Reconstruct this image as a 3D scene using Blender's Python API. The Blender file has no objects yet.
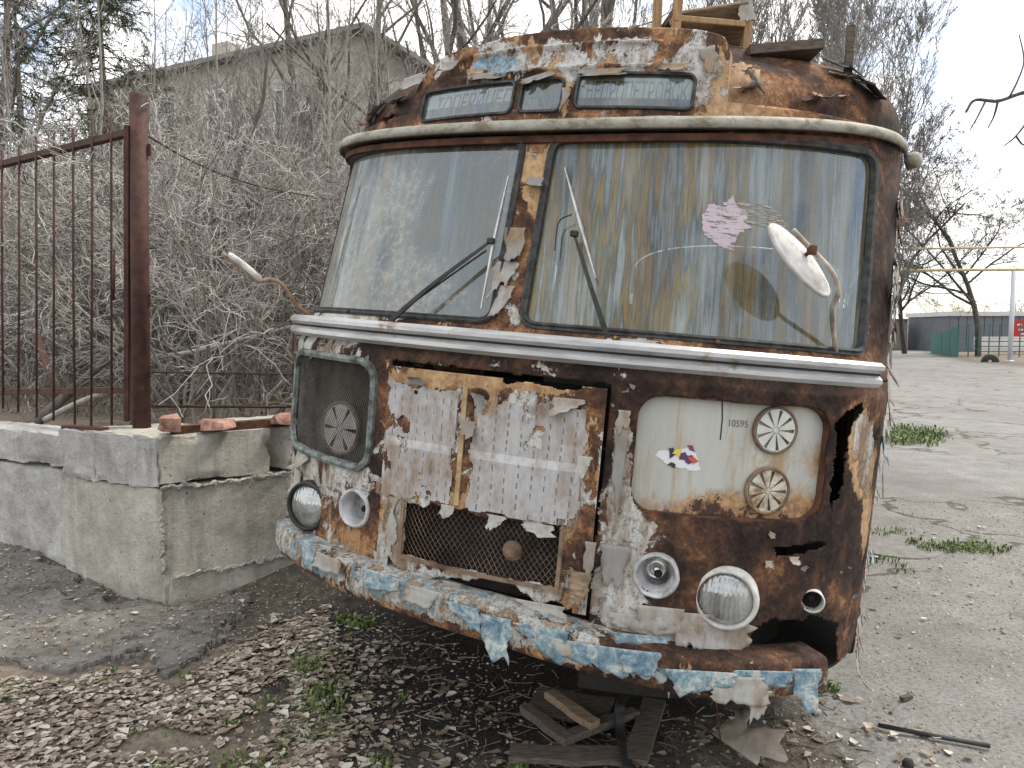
import bpy, math, random
import numpy as np
from mathutils import Matrix, Vector
R = math.radians
# ------------------------------------------------------------------ camera, sky, sun, exposure
CAMH = 1.5
FPX, CX, CY = 740.0, 512.0, 384.0
PITCH = R(4.0)
scene = bpy.context.scene
cam_d = bpy.data.cameras.new('camera'); cam_o = bpy.data.objects.new('camera', cam_d)
scene.collection.objects.link(cam_o); scene.camera = cam_o
cam_d.sensor_width = 36.0; cam_d.lens = 36.0*FPX/1024.0
cam_d.clip_start = 0.05; cam_d.clip_end = 2000
cam_o.location = (0, 0, CAMH); cam_o.rotation_euler = (R(90)-PITCH, 0, 0)

SUN_AZ, SUN_EL = R(68), R(54)          # azimuth from +Y towards +X
w = bpy.data.worlds.new('World'); scene.world = w; w.use_nodes = True
wt = w.node_tree; wn = wt.nodes; wn.clear()
def wadd(t, **k):
    n = wn.new(t)
    for a, b in k.items(): setattr(n, a, b)
    return n
wout = wadd('ShaderNodeOutputWorld'); wbg = wadd('ShaderNodeBackground')
sky = wadd('ShaderNodeTexSky', sky_type='NISHITA', sun_disc=False, sun_elevation=SUN_EL, sun_rotation=SUN_AZ, air_density=1.0, dust_density=1.2, ozone_density=1.5)
wtc = wadd('ShaderNodeTexCoord'); wmap = wadd('ShaderNodeMapping'); wmap.inputs['Scale'].default_value = (1, 1, 2.2)
wno = wadd('ShaderNodeTexNoise'); wno.inputs['Scale'].default_value = 2.1; wno.inputs['Detail'].default_value = 9; wno.inputs['Roughness'].default_value = .58; wno.inputs['Distortion'].default_value = .4
wrm = wadd('ShaderNodeValToRGB'); wrm.color_ramp.elements[0].position = .36; wrm.color_ramp.elements[1].position = .50
wmx = wadd('ShaderNodeMix', data_type='RGBA')
wmx.inputs['B'].default_value = (7.75, 7.6, 7.4, 1)
wt.links.new(wtc.outputs['Generated'], wmap.inputs['Vector']); wt.links.new(wmap.outputs[0], wno.inputs['Vector'])
wt.links.new(wno.outputs['Fac'], wrm.inputs[0]); wt.links.new(wrm.outputs[0], wmx.inputs['Factor'])
wt.links.new(sky.outputs[0], wmx.inputs['A']); wt.links.new(wmx.outputs['Result'], wbg.inputs['Color'])
wbg.inputs['Strength'].default_value = 0.10
wt.links.new(wbg.outputs[0], wout.inputs['Surface'])

sun_d = bpy.data.lights.new('sun', 'SUN'); sun_o = bpy.data.objects.new('sun', sun_d); scene.collection.objects.link(sun_o)
sun_d.energy = 1.5; sun_d.angle = R(11); sun_d.color = (1, .92, .80)
sd = Vector((math.sin(SUN_AZ)*math.cos(SUN_EL), math.cos(SUN_AZ)*math.cos(SUN_EL), math.sin(SUN_EL)))
sun_o.rotation_euler = sd.to_track_quat('Z', 'Y').to_euler()
vs = scene.view_settings; vs.view_transform = 'Standard'; vs.look = 'None'; vs.gamma = 1; vs.exposure = 1.36; vs.use_curve_mapping = False

cy = scene.cycles; cy.max_bounces = 6; cy.diffuse_bounces = 3; cy.glossy_bounces = 3; cy.transmission_bounces = 4; cy.transparent_max_bounces = 8; cy.caustics_reflective = False; cy.caustics_refractive = False

# ------------------------------------------------------------------ helpers
COL = scene.collection
rng = np.random.default_rng(7)
def props(o, label=None, cat=None, group=None, kind=None):
    if label: o['label'] = label
    if cat: o['category'] = cat
    if group: o['group'] = group
    if kind: o['kind'] = kind
    return o
def empty(name, loc=(0, 0, 0), rz=0, label=None, cat=None, group=None):
    o = bpy.data.objects.new(name, None); COL.objects.link(o); o.location = loc; o.rotation_euler = (0, 0, rz)
    o.empty_display_size = .1
    return props(o, label, cat, group)
def mk_mesh(name, V, F, smooth=False, uv=None, attrs=None):
    V = np.asarray(V, dtype=np.float64).reshape(-1, 3)
    me = bpy.data.meshes.new(name)
    if isinstance(F, np.ndarray):
        n, k = F.shape
        me.vertices.add(len(V)); me.vertices.foreach_set('co', V.astype(np.float32).ravel())
        me.loops.add(n*k); me.loops.foreach_set('vertex_index', F.astype(np.int32).ravel())
        me.polygons.add(n); me.polygons.foreach_set('loop_start', np.arange(0, n*k, k, dtype=np.int32))
        me.update(calc_edges=True)
    else:
        me.from_pydata(V.tolist(), [], [list(map(int, f)) for f in F])
    if uv is not None:
        l = me.uv_layers.new(name='UVMap'); idx = np.empty(len(me.loops), dtype=np.int32); me.loops.foreach_get('vertex_index', idx)
        l.data.foreach_set('uv', np.asarray(uv, dtype=np.float32)[idx].ravel())
    for an, av in (attrs or {}).items():
        a = me.attributes.new(an, 'FLOAT_COLOR', 'POINT'); av = np.asarray(av, dtype=np.float32)
        a.data.foreach_set('color', np.concatenate([av, np.ones((len(av), 1), np.float32)], 1).ravel())
    if smooth: me.polygons.foreach_set('use_smooth', np.ones(len(me.polygons), dtype=bool))
    me.validate(); me.update()
    return me
def mk(name, V, F, mat, parent=None, smooth=False, uv=None, attrs=None, origin=None, solid=None, bevel=None):
    V = np.asarray(V, dtype=np.float64).reshape(-1, 3)
    if origin is not None: V = V-np.asarray(origin)
    me = mk_mesh(name, V, F, smooth, uv, attrs)
    if mat is not None: me.materials.append(mat)
    o = bpy.data.objects.new(name, me); COL.objects.link(o)
    if parent is not None: o.parent = parent
    if origin is not None: o.location = origin
    if solid:
        m = o.modifiers.new('solid', 'SOLIDIFY'); m.thickness = abs(solid); m.offset = -1 if solid > 0 else 1
    if bevel:
        m = o.modifiers.new('bevel', 'BEVEL'); m.width = bevel; m.segments = 2; m.limit_method = 'ANGLE'
    return o
class MB:                                # collects several shapes for one mesh
    def __init__(s): s.V = []; s.F = []; s.n = 0
    def add(s, V, F):
        V = np.asarray(V, dtype=float).reshape(-1, 3); s.V.append(V); s.F += [[int(i)+s.n for i in f] for f in F]; s.n += len(V); return s
    def build(s, name, mat, parent=None, **k): return mk(name, np.concatenate(s.V), s.F, mat, parent, **k)
def box(c, h, M=None):
    c = np.asarray(c, float); h = np.asarray(h, float)
    V = np.array([[x, y, z] for x in (-1, 1) for y in (-1, 1) for z in (-1, 1)])*h
    if M is not None: V = V@np.asarray(M).T
    return V+c, [(0, 1, 3, 2), (4, 6, 7, 5), (0, 4, 5, 1), (2, 3, 7, 6), (0, 2, 6, 4), (1, 5, 7, 3)]
def rotz(a): c, s = math.cos(a), math.sin(a); return np.array([[c, -s, 0], [s, c, 0], [0, 0, 1]])
def frame_of(d):
    d = np.asarray(d, float); d = d/np.linalg.norm(d)
    a = np.array([0, 0, 1.]) if abs(d[2]) < .9 else np.array([1., 0, 0])
    x = np.cross(a, d); x /= np.linalg.norm(x); return np.stack([x, np.cross(d, x), d], 1)   # columns
def bar(p, q, wx, wy=None, roll=0):      # box from p to q
    p = np.asarray(p, float); q = np.asarray(q, float); M = frame_of(q-p)@rotz(roll)
    return box((p+q)/2, (wx/2, (wy or wx)/2, np.linalg.norm(q-p)/2), M)
def sweep(path, prof, closed=False, caps=True, up=None, scale=None):
    """prof (k,2) section swept along path; columns: side, up"""
    path = np.asarray(path, float); n = len(path); prof = np.asarray(prof, float); k = len(prof)
    if closed: T = np.roll(path, -1, 0)-np.roll(path, 1, 0)
    else: T = np.gradient(path, axis=0)
    T /= np.linalg.norm(T, axis=1)[:, None]+1e-12
    if up is None:
        N = np.zeros_like(T); a = np.array([0, 0, 1.]) if abs(T[0][2]) < .9 else np.array([1., 0, 0])
        for i in range(n):
            x = a-T[i]*(a@T[i]); x /= np.linalg.norm(x)+1e-12; N[i] = x; a = x
    else:
        N = np.asarray(up, float)
        if N.ndim == 1: N = np.repeat(N[None], n, 0)
        N = N-T*np.sum(N*T, 1)[:, None]; N /= np.linalg.norm(N, axis=1)[:, None]+1e-12
    S = np.cross(N, T)
    sc = np.ones(n) if scale is None else np.asarray(scale)
    V = path[:, None]+(S[:, None]*prof[None, :, 0, None]+N[:, None]*prof[None, :, 1, None])*sc[:, None, None]
    F = []
    for i in range(n if closed else n-1):
        j = (i+1) % n
        for a_ in range(k):
            b_ = (a_+1) % k; F.append((i*k+a_, i*k+b_, j*k+b_, j*k+a_))
    if caps and not closed: F.append(tuple(range(k))[::-1]); F.append(tuple((n-1)*k+a_ for a_ in range(k)))
    return V.reshape(-1, 3), F
def circ(r, k=8, ph=0): a = np.arange(k)*2*math.pi/k+ph; return np.stack([np.cos(a)*r, np.sin(a)*r], 1)
def tube(path, r, k=8, closed=False, scale=None): return sweep(path, circ(r, k), closed, scale=scale)
def smooth_path(pts, n=24):
    pts = np.asarray(pts, float); m = len(pts); P = np.concatenate([[2*pts[0]-pts[1]], pts, [2*pts[-1]-pts[-2]]])
    out = []
    for t in np.linspace(0, m-1-1e-6, n):
        i = int(t); u = t-i; a, b, c, d = P[i:i+4]
        out.append(.5*((2*b)+(-a+c)*u+(2*a-5*b+4*c-d)*u*u+(-a+3*b-3*c+d)*u**3))
    return np.array(out)
def lathe(prof, k=32, c=(0, 0, 0), M=None):   # prof (r,h); axis local z
    prof = np.asarray(prof, float); n = len(prof); a = np.arange(k)*2*math.pi/k
    V = np.stack([prof[:, None, 0]*np.cos(a), prof[:, None, 0]*np.sin(a), np.repeat(prof[:, 1:2], k, 1)], -1).reshape(-1, 3)
    if M is not None: V = V@np.asarray(M).T
    F = [(i*k+j, i*k+(j+1) % k, (i+1)*k+(j+1) % k, (i+1)*k+j) for i in range(n-1) for j in range(k)]
    return V+np.asarray(c), F
def _h(i, j, k, s):
    with np.errstate(over='ignore'):
        h = (i.astype(np.uint32)*np.uint32(374761393)+j.astype(np.uint32)*np.uint32(668265263)+k.astype(np.uint32)*np.uint32(2246822519)+np.uint32(s)*np.uint32(3266489917))
        h = (h ^ (h >> np.uint32(13)))*np.uint32(1274126177); h = h ^ (h >> np.uint32(16))
    return h.astype(np.float64)/4294967295.0
def vnoise(P, s=1):
    P = np.asarray(P, float); I = np.floor(P).astype(np.int64); f = P-I; f = f*f*(3-2*f); i, j, k = I[..., 0], I[..., 1], I[..., 2]
    r = 0
    for a in (0, 1):
        for b in (0, 1):
            for c in (0, 1):
                r = r+_h(i+a, j+b, k+c, s)*(f[..., 0] if a else 1-f[..., 0])*(f[..., 1] if b else 1-f[..., 1])*(f[..., 2] if c else 1-f[..., 2])
    return r
def fbm(P, o=4, s=1):
    P = np.asarray(P, float); r = 0; a = .5; t = 0
    for i in range(o): r = r+a*vnoise(P*2**i, s+i); t += a; a *= .55
    return r/t
def pip(u, v, poly):
    ins = np.zeros(np.shape(u), bool); n = len(poly)
    for i in range(n):
        x1, y1 = poly[i]; x2, y2 = poly[(i+1) % n]
        c = ((y1 > v) != (y2 > v)) & (u < (x2-x1)*(v-y1)/(y2-y1+1e-12)+x1); ins ^= c
    return ins
# photo pixel <-> world direction
cP, sP = math.cos(PITCH), math.sin(PITCH)
def ray(u, v):
    d = np.array([(u-CX)/FPX, 1, -(v-CY)/FPX]); return np.array([d[0], d[1]*cP+d[2]*sP, -d[1]*sP+d[2]*cP])
def gp(u, v, z=0.0):                      # where that pixel's ray meets the level z
    d = ray(u, v); s = (z-CAMH)/d[2]; return d*s+np.array([0, 0, CAMH])
def at(u, v, y):                          # that pixel's ray at forward distance y
    d = ray(u, v); return d*(y/d[1])+np.array([0, 0, CAMH])
def proj(P):
    P = np.asarray(P, float)-np.array([0, 0, CAMH]); y = P[..., 1]*cP-P[..., 2]*sP; z = P[..., 2]*cP+P[..., 1]*sP
    return CX+FPX*P[..., 0]/y, CY-FPX*z/y

# ------------------------------------------------------------------ materials
class NT:
    def __init__(s, name):
        s.m = bpy.data.materials.new(name); s.m.use_nodes = True; s.t = s.m.node_tree; s.n = s.t.nodes; s.n.clear()
        s.out = s.n.new('ShaderNodeOutputMaterial'); s._tc = None
    def l(s, a, b): s.t.links.new(a, b)
    def node(s, typ, ins=None, **k):
        n = s.n.new(typ)
        for a, b in k.items(): setattr(n, a, b)
        for a, b in (ins or {}).items():
            if isinstance(b, bpy.types.NodeSocket): s.l(b, n.inputs[a])
            else: n.inputs[a].default_value = b
        return n
    def tc(s, kind='Object'):
        if s._tc is None: s._tc = s.n.new('ShaderNodeTexCoord')
        return s._tc.outputs[kind]
    def mapped(s, scale=(1, 1, 1), kind='Object', rot=(0, 0, 0), loc=(0, 0, 0)):
        return s.node('ShaderNodeMapping', {'Vector': s.tc(kind), 'Scale': scale, 'Rotation': rot, 'Location': loc}).outputs[0]
    def noise(s, scale, detail=5, rough=.6, vec=None, dist=0.0, out='Fac'):
        return s.node('ShaderNodeTexNoise', {'Vector': vec if vec is not None else s.tc(), 'Scale': scale, 'Detail': detail, 'Roughness': rough, 'Distortion': dist}).outputs[out]
    def voro(s, scale, vec=None, feature='F1', out='Distance'):
        return s.node('ShaderNodeTexVoronoi', {'Vector': vec if vec is not None else s.tc(), 'Scale': scale}, feature=feature).outputs[out]
    def math(s, op, a, b=0.0, c=None, clamp=False):
        d = {0: a, 1: b}
        if c is not None: d[2] = c
        return s.node('ShaderNodeMath', d, operation=op, use_clamp=clamp).outputs[0]
    def ramp(s, fac, stops, interp='LINEAR'):
        n = s.node('ShaderNodeValToRGB', {0: fac}); r = n.color_ramp; r.interpolation = interp
        while len(r.elements) < len(stops): r.elements.new(.5)
        for e, (p, c) in zip(r.elements, stops):
            e.position = p; e.color = (c, c, c, 1) if isinstance(c, (int, float)) else (*c, 1)
        return n.outputs[0]
    def gain(s, x, g): return s.math('MULTIPLY_ADD', x, g, .5-.5*g, clamp=True)
    def step(s, x, lo, hi):
        return s.node('ShaderNodeMapRange', {0: x, 1: lo, 2: hi, 3: 0.0, 4: 1.0}).outputs[0]
    def mix(s, f, a, b, blend='MIX'):
        n = s.node('ShaderNodeMix', data_type='RGBA', blend_type=blend)
        for k, v in (('Factor', f), ('A', a), ('B', b)):
            if isinstance(v, bpy.types.NodeSocket): s.l(v, n.inputs[k])
            elif k == 'Factor': n.inputs[k].default_value = v
            else: n.inputs[k].default_value = (*v, 1)
        return n.outputs['Result']
    def bsdf(s, col, rough=.8, metal=0.0, bump=None, bstr=.5, bdist=.01, spec=.4, **k):
        b = s.node('ShaderNodeBsdfPrincipled')
        for nm, v in (('Base Color', col), ('Roughness', rough), ('Metallic', metal), ('Specular IOR Level', spec)):
            if isinstance(v, bpy.types.NodeSocket): s.l(v, b.inputs[nm])
            else: b.inputs[nm].default_value = (*v, 1) if nm == 'Base Color' else v
        if bump is not None:
            bn = s.node('ShaderNodeBump', {'Height': bump, 'Strength': bstr, 'Distance': bdist}); s.l(bn.outputs[0], b.inputs['Normal'])
        return b
    def done(s, b): s.l(b.outputs[0], s.out.inputs['Surface']); return s.m
    def attr(s, name):
        a = s.node('ShaderNodeAttribute', attribute_name=name); sp = s.node('ShaderNodeSeparateColor', {0: a.outputs['Color']}); return sp.outputs
def simple(name, c1, c2, scale=8, rough=.8, metal=0., bstr=.3, bdist=.004, stretch=(1, 1, 1), rnd=0.0, spec=.4):
    t = NT(name); v = t.mapped(stretch); n = t.noise(scale, 7, .65, v)
    c = t.ramp(n, [(.36, c1), (.64, c2)])
    if rnd:
        oi = t.node('ShaderNodeObjectInfo').outputs['Random']
        hs = t.node('ShaderNodeHueSaturation', {'Color': c, 'Value': t.math('MULTIPLY_ADD', oi, rnd*2, 1-rnd)}); c = hs.outputs[0]
    return t.done(t.bsdf(c, rough, metal, n, bstr, bdist, spec))
RUST = [(.26, (.012, .008, .007)), (.44, (.036, .021, .016)), (.58, (.088, .044, .027)), (.69, (.20, .098, .047)), (.82, (.36, .21, .105))]
def wreck(name, white=(.50, .50, .48), ochre=(.46, .31, .165), blue=(.16, .27, .35), scale=1.0, dirt=.5):
    """rusted steel under several coats that have flaked away; point attributes mA (dark, ochre, white) and mB (blue, orange) shift the coats"""
    t = NT(name); a = t.attr('mA'); b = t.attr('mB')
    vs_ = t.mapped((1, 1, .55))
    big = t.noise(5*scale, 8, .62, dist=.6); fine = t.noise(38*scale, 8, .7); mid = t.noise(13*scale, 9, .68, vs_, dist=.3)
    mid2 = t.noise(10*scale, 9, .7, t.mapped((1, 1, .7), loc=(3, 7, 1)), dist=.5)
    mid3 = t.noise(15*scale, 9, .66, t.mapped((1, 1, .8), loc=(9, 2, 5)), dist=.4)
    rb = t.math('ADD', t.gain(t.math('MULTIPLY_ADD', big, .55, t.math('MULTIPLY_ADD', fine, .30, t.math('MULTIPLY', t.noise(110*scale, 4, .7), .15))), 2.3), b[1])
    rust = t.ramp(t.math('SUBTRACT', rb, t.math('MULTIPLY', a[0], .5)), RUST)
    och = t.step(t.math('SUBTRACT', t.math('ADD', mid, a[1]), t.math('MULTIPLY', a[0], .6)), .60, .625)
    wh = t.step(t.math('SUBTRACT', t.math('ADD', mid2, a[2]), t.math('MULTIPLY', a[0], .6)), .60, .615)
    bl = t.step(t.math('ADD', mid3, b[0]), .60, .615)
    stain = t.noise(7*scale, 8, .7, t.mapped((1, 1, .25), loc=(1, 4, 2)))
    ochc = t.mix(t.step(t.math('MULTIPLY_ADD', fine, .5, t.math('MULTIPLY', stain, .5)), .42, .60), ochre, (.20, .095, .045))
    whc = t.mix(t.step(t.noise(9*scale, 9, .75, t.mapped((1, 1, .3), loc=(6, 1, 2))), .47, .62), white, (.21, .15, .095))
    whc = t.mix(t.math('MULTIPLY', t.step(t.noise(60*scale, 5, .75), .50, .62), .65), whc, (.13, .115, .095))
    blc = t.mix(t.step(t.noise(22*scale, 8, .75), .44, .56), blue, (.36, .40, .40)); blc = t.mix(t.math('MULTIPLY', t.step(fine, .52, .66), .7), blc, (.07, .075, .075))
    c = t.mix(och, rust, ochc); c = t.mix(wh, c, whc); c = t.mix(bl, c, blc)
    spots = t.step(t.math('ADD', t.voro(30*scale, t.mapped((1, 1, 1))), t.math('MULTIPLY', fine, .25)), .28, .22)
    spots = t.math('MULTIPLY', spots, dirt)
    c = t.mix(spots, c, (.05, .025, .018))
    drip = t.math('MULTIPLY', t.step(t.noise(26*scale, 6, .65, t.mapped((1, 1, .06), loc=(4, 8, 3))), .52, .68), t.step(big, .38, .58)); c = t.mix(t.math('MULTIPLY', drip, .55), c, (.11, .05, .026))
    coat = t.math('MAXIMUM', t.math('MAXIMUM', och, wh), bl)
    hgt = t.math('ADD', t.math('MULTIPLY', fine, .7), t.math('ADD', t.math('MULTIPLY', och, .5), t.math('ADD', t.math('MULTIPLY', wh, .7), t.math('MULTIPLY', bl, .6))))
    return t.done(t.bsdf(c, t.math('MULTIPLY_ADD', coat, -.25, .92), 0.0, hgt, .9, .006, .3))
M_ = {}
M_['wreck'] = wreck('rusted_bus_steel')
M_['wreck_roof'] = wreck('rusted_roof_steel', white=(.45, .45, .44), ochre=(.42, .29, .16))
M_['bumper'] = wreck('blue_peeling_bumper', white=(.42, .43, .41), blue=(.15, .225, .265), scale=1.5, dirt=.5)
M_['rust'] = simple('plain_rust', (.028, .014, .011), (.13, .055, .03), 16, .92, bstr=.8)
M_['rustpipe'] = simple('painted_rusty_pipe', (.024, .011, .009), (.078, .030, .020), 14, .75, bstr=.4)
M_['dark'] = simple('grimy_dark_metal', (.012, .011, .010), (.03, .026, .022), 12, .9)
M_['black'] = simple('weathered_black_rubber', (.010, .010, .011), (.030, .030, .030), 25, .6, stretch=(1, 1, 1))
M_['gasket'] = simple('aged_windscreen_rubber', (.010, .011, .012), (.055, .058, .056), 34, .7, bstr=.4)
M_['wood'] = simple('weathered_wood', (.12, .085, .055), (.28, .21, .14), 9, .85, stretch=(1, 14, 14), bstr=.5)
M_['oldwood'] = simple('grey_rotten_board', (.045, .035, .028), (.13, .105, .085), 10, .9, stretch=(2, 14, 14), bstr=.6)
M_['rawwood'] = simple('yellow_brown_timber', (.20, .12, .055), (.36, .23, .12), 7, .8, stretch=(12, 12, 1), bstr=.4)
def m_alu():
    t = NT('worn_aluminium_trim'); v = t.mapped((1, 1, 6)); n = t.noise(5, 7, .65, v); n2 = t.noise(30, 5, .6)
    c = t.ramp(n, [(.3, (.27, .27, .265)), (.6, (.48, .49, .50))])
    c = t.mix(t.step(t.noise(6, 8, .7), .60, .68), c, (.22, .15, .10))
    return t.done(t.bsdf(c, t.math('MULTIPLY_ADD', n2, .3, .22), .55, n2, .15, .003))
M_['alu'] = m_alu()
def m_cream():
    t = NT('chalky_cream_rail'); n = t.gain(t.noise(9, 9, .75, t.mapped((1, 1, 2))), 1.4); n2 = t.gain(t.noise(24, 8, .75), 1.3)
    c = t.ramp(n, [(.3, (.13, .105, .07)), (.5, (.28, .27, .225)), (.8, (.40, .395, .35))])
    c = t.mix(t.step(n2, .60, .68), c, (.16, .10, .06))
    return t.done(t.bsdf(c, .65, 0, n2, .3, .003))
M_['cream'] = m_cream()
def m_ventpanel():
    t = NT('stained_grey_vent_panel'); b = t.attr('mA')
    st = t.noise(9, 7, .65, t.mapped((1, 1, .14))); n = t.noise(11, 9, .72, dist=.4); f = t.noise(45, 6, .7)
    c = t.mix(t.step(st, .35, .7), (.44, .45, .42), (.34, .345, .31))
    c = t.mix(t.math('MULTIPLY', t.step(t.noise(12, 7, .7, t.mapped((1, 1, .09), loc=(2, 3, 0))), .52, .66), .8), c, (.30, .20, .085))
    o = t.math('MULTIPLY', t.step(t.math('ADD', t.noise(19, 9, .78, t.mapped((1, 1, .6)), dist=.6), b[1]), .56, .80), .9); c = t.mix(o, c, t.ramp(f, [(.35, (.15, .07, .03)), (.55, (.36, .20, .07)), (.7, (.46, .34, .18))]))
    d = t.step(t.math('ADD', t.gain(t.noise(24, 9, .8), 1.5), b[0]), .64, .72); c = t.mix(d, c, (.045, .022, .015))
    return t.done(t.bsdf(c, .6, 0, t.math('ADD', f, d), .3, .003))
M_['vent'] = m_ventpanel()
def m_paper(name, base=(.42, .42, .425), dash=True):
    t = NT(name); uv = t.tc('UV')
    st = t.noise(14, 8, .7, t.mapped((1, 1, .45))); fib = t.noise(60, 5, .7, t.mapped((1, 1, .3)))
    c = t.mix(t.step(fib, .4, .7), base, tuple(x*.80 for x in base))
    if dash:
        sp = t.node('ShaderNodeSeparateXYZ', {0: uv}); jit = t.noise(6, 3, .5)
        uu = t.math('FRACT', t.math('ADD', t.math('MULTIPLY', sp.outputs[0], 9.0), t.math('MULTIPLY', t.noise(3.5, 3, .6), .8))); vv = t.math('FRACT', t.math('ADD', t.math('MULTIPLY', sp.outputs[1], 12.0), t.math('MULTIPLY', jit, 3.0)))
        line = t.math('LESS_THAN', t.math('ABSOLUTE', t.math('SUBTRACT', uu, .5)), .055)
        on = t.math('GREATER_THAN', vv, .45); line = t.math('MULTIPLY', line, on)
        line = t.math('MULTIPLY', line, t.step(t.noise(25, 3, .6), .36, .46))
        c = t.mix(t.math('MULTIPLY', line, .8), c, (.07, .065, .06))
        u2 = t.math('FRACT', t.math('MULTIPLY', sp.outputs[1], 95.0))
        txt = t.math('MULTIPLY', t.math('LESS_THAN', u2, .45), t.step(t.noise(120, 2, .5, t.mapped((1, 1, .15), 'UV')), .5, .55))
        c = t.mix(t.math('MULTIPLY', txt, .35), c, (.16, .16, .18))
        band = t.math('LESS_THAN', t.math('ABSOLUTE', t.math('SUBTRACT', sp.outputs[1], .48)), .035)
        c = t.mix(t.math('MULTIPLY', band, .6), c, (.60, .61, .63))
    c = t.mix(t.math('MULTIPLY', t.step(t.math('MULTIPLY_ADD', t.noise(4, 5, .6), .5, t.math('MULTIPLY', st, .55)), .49, .62), .80), c, t.ramp(fib, [(.35, (.12, .075, .045)), (.65, (.27, .18, .10))]))
    return t.done(t.bsdf(c, .85, 0, fib, .4, .002))
M_['notice'] = m_paper('weathered_notice_paper')
M_['paper'] = m_paper('torn_blank_paper', (.36, .36, .34), False)
M_['flake'] = m_paper('grey_curled_paint', (.25, .245, .235), False)
def m_bluefilm():
    t = NT('blue_white_peeling_film'); n = t.noise(24, 9, .78, dist=.5); f = t.noise(70, 5, .7)
    c = t.ramp(n, [(.36, (.05, .10, .14)), (.45, (.12, .20, .26)), (.52, (.22, .30, .33)), (.58, (.40, .42, .40)), (.68, (.46, .44, .38))]); c = t.mix(t.step(f, .58, .70), c, (.12, .10, .08))
    return t.done(t.bsdf(c, .7, 0, n, .5, .004))
M_['blueflake'] = m_bluefilm()
def m_glass(name, seedloc, amount, ochre, film):
    t = NT(name)
    wob = t.noise(3, 4, .6, t.mapped((1, 1, 1), loc=seedloc)); bend = t.noise(5, 3, .5, out='Color')
    flatuv = amount > .5                       # the windscreens carry their developed surface as UV, so run marks follow the pane
    base = t.node('ShaderNodeVectorMath', {0: t.tc('UV' if flatuv else 'Object'), 1: t.node('ShaderNodeVectorMath', {0: bend, 1: (.004, .004, 0)}, operation='MULTIPLY').outputs[0]}, operation='ADD').outputs[0]
    def st(sc, sz, det, rg, lo): return t.noise(sc, det, rg, t.node('ShaderNodeMapping', {'Vector': base, 'Scale': (1, sz, 1) if flatuv else (1, 1, sz), 'Location': lo}).outputs[0])
    s1 = st(10, .05, 4, .6, seedloc); s2 = st(30, .03, 4, .6, (seedloc[0]+3, 1, 1)); s3 = st(9, .04, 3, .55, (seedloc[0]+5, 2, 3)); s4 = st(17, .05, 4, .6, (seedloc[0]+8, 5, 2)); fade = st(9, .16, 4, .6, (1, 1, seedloc[0])); s5 = st(80, .025, 4, .65, (2, 6, 4))
    grime = t.noise(2.4, 7, .65, t.mapped((1, 1, .8), loc=seedloc)); fine = t.noise(80, 5, .7)
    z = t.node('ShaderNodeSeparateXYZ', {0: t.tc()}).outputs[2]; low = t.step(z, 1.80, 1.63)
    d = t.math('ADD', t.math('MULTIPLY', s1, .6), t.math('ADD', t.math('MULTIPLY', s2, .35), t.math('MULTIPLY', grime, .35))); d = t.math('ADD', d, t.math('MULTIPLY', low, .14))
    mask = t.math('MULTIPLY_ADD', t.step(d, .42, .72), amount*.42, amount*.46)
    mask = t.math('MULTIPLY', mask, t.math('MULTIPLY_ADD', fine, .3, .85), clamp=True)
    if film == 0 and amount > .5: mask = t.math('MULTIPLY', mask, t.math('MULTIPLY_ADD', t.step(t.node('ShaderNodeSeparateXYZ', {0: base}).outputs[0], .58, .92), -.45, 1.0))
    band = t.gain(t.math('MULTIPLY_ADD', s1, .55, t.math('MULTIPLY_ADD', s2, .30, t.math('MULTIPLY', s5, .15))), 2.8); band = t.math('ADD', band, t.math('MULTIPLY', t.math('SUBTRACT', t.math('ADD', t.math('MULTIPLY', grime, .5), t.math('MULTIPLY', fade, .5)), .5), 1.3))
    col = t.ramp(band, [(.05, (.035, .042, .038)), (.22, (.095, .105, .06)), (.34, (.23, .26, .26)), (.43, (.075, .09, .075)), (.53, (.25, .17, .045)), (.60, (.085, .09, .05)), (.72, (.28, .31, .30)), (.84, (.07, .08, .07)), (.95, (.20, .23, .235))])
    if film > 0:
        col = t.mix(.4, col, (.14, .15, .135)); mask = t.math('MULTIPLY', mask, t.math('MULTIPLY_ADD', t.step(t.node('ShaderNodeSeparateXYZ', {0: base}).outputs[0], -.62, -.35), -.5, 1.0))
    pale = t.math('MULTIPLY', t.math('MULTIPLY', t.step(s4, .50, .60), t.gain(s5, 1.6)), t.step(fade, .36, .54)); col = t.mix(pale, col, (.40, .44, .43))
    och = t.math('MULTIPLY', t.math('MULTIPLY', t.step(t.math('MULTIPLY_ADD', s3, .6, t.math('MULTIPLY', s2, .4)), .48, .58), t.step(fade, .34, .50)), ochre*.85)
    col = t.mix(och, col, t.mix(t.gain(s5, 2.0), (.075, .062, .026), (.30, .205, .075)))
    mask = t.math('MAXIMUM', mask, t.math('MAXIMUM', t.math('MULTIPLY', och, .62), t.math('MULTIPLY', pale, .5*amount)))
    if film > 0:
        x = t.node('ShaderNodeSeparateXYZ', {0: t.tc()}).outputs[0]
        zone_ = t.math('MULTIPLY', t.step(x, -.30, -.55), t.step(z, 2.24, 2.14)); fm = t.math('MULTIPLY', t.step(t.math('ADD', t.noise(3.2, 9, .72, t.mapped((1, 1, .7), loc=(4, 4, 4)), dist=.8), t.math('MULTIPLY', zone_, .14)), .50, .60), film)
        fm = t.math('MULTIPLY', fm, t.math('MULTIPLY_ADD', t.step(t.noise(34, 7, .8), .38, .60), .7, .3)); mask = t.math('MAXIMUM', mask, fm); col = t.mix(t.math('MULTIPLY', fm, .8), col, (.40, .40, .365))
    gl = t.node('ShaderNodeBsdfGlossy', {'Color': (.68, .84, 1, 1), 'Roughness': .03})
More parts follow.
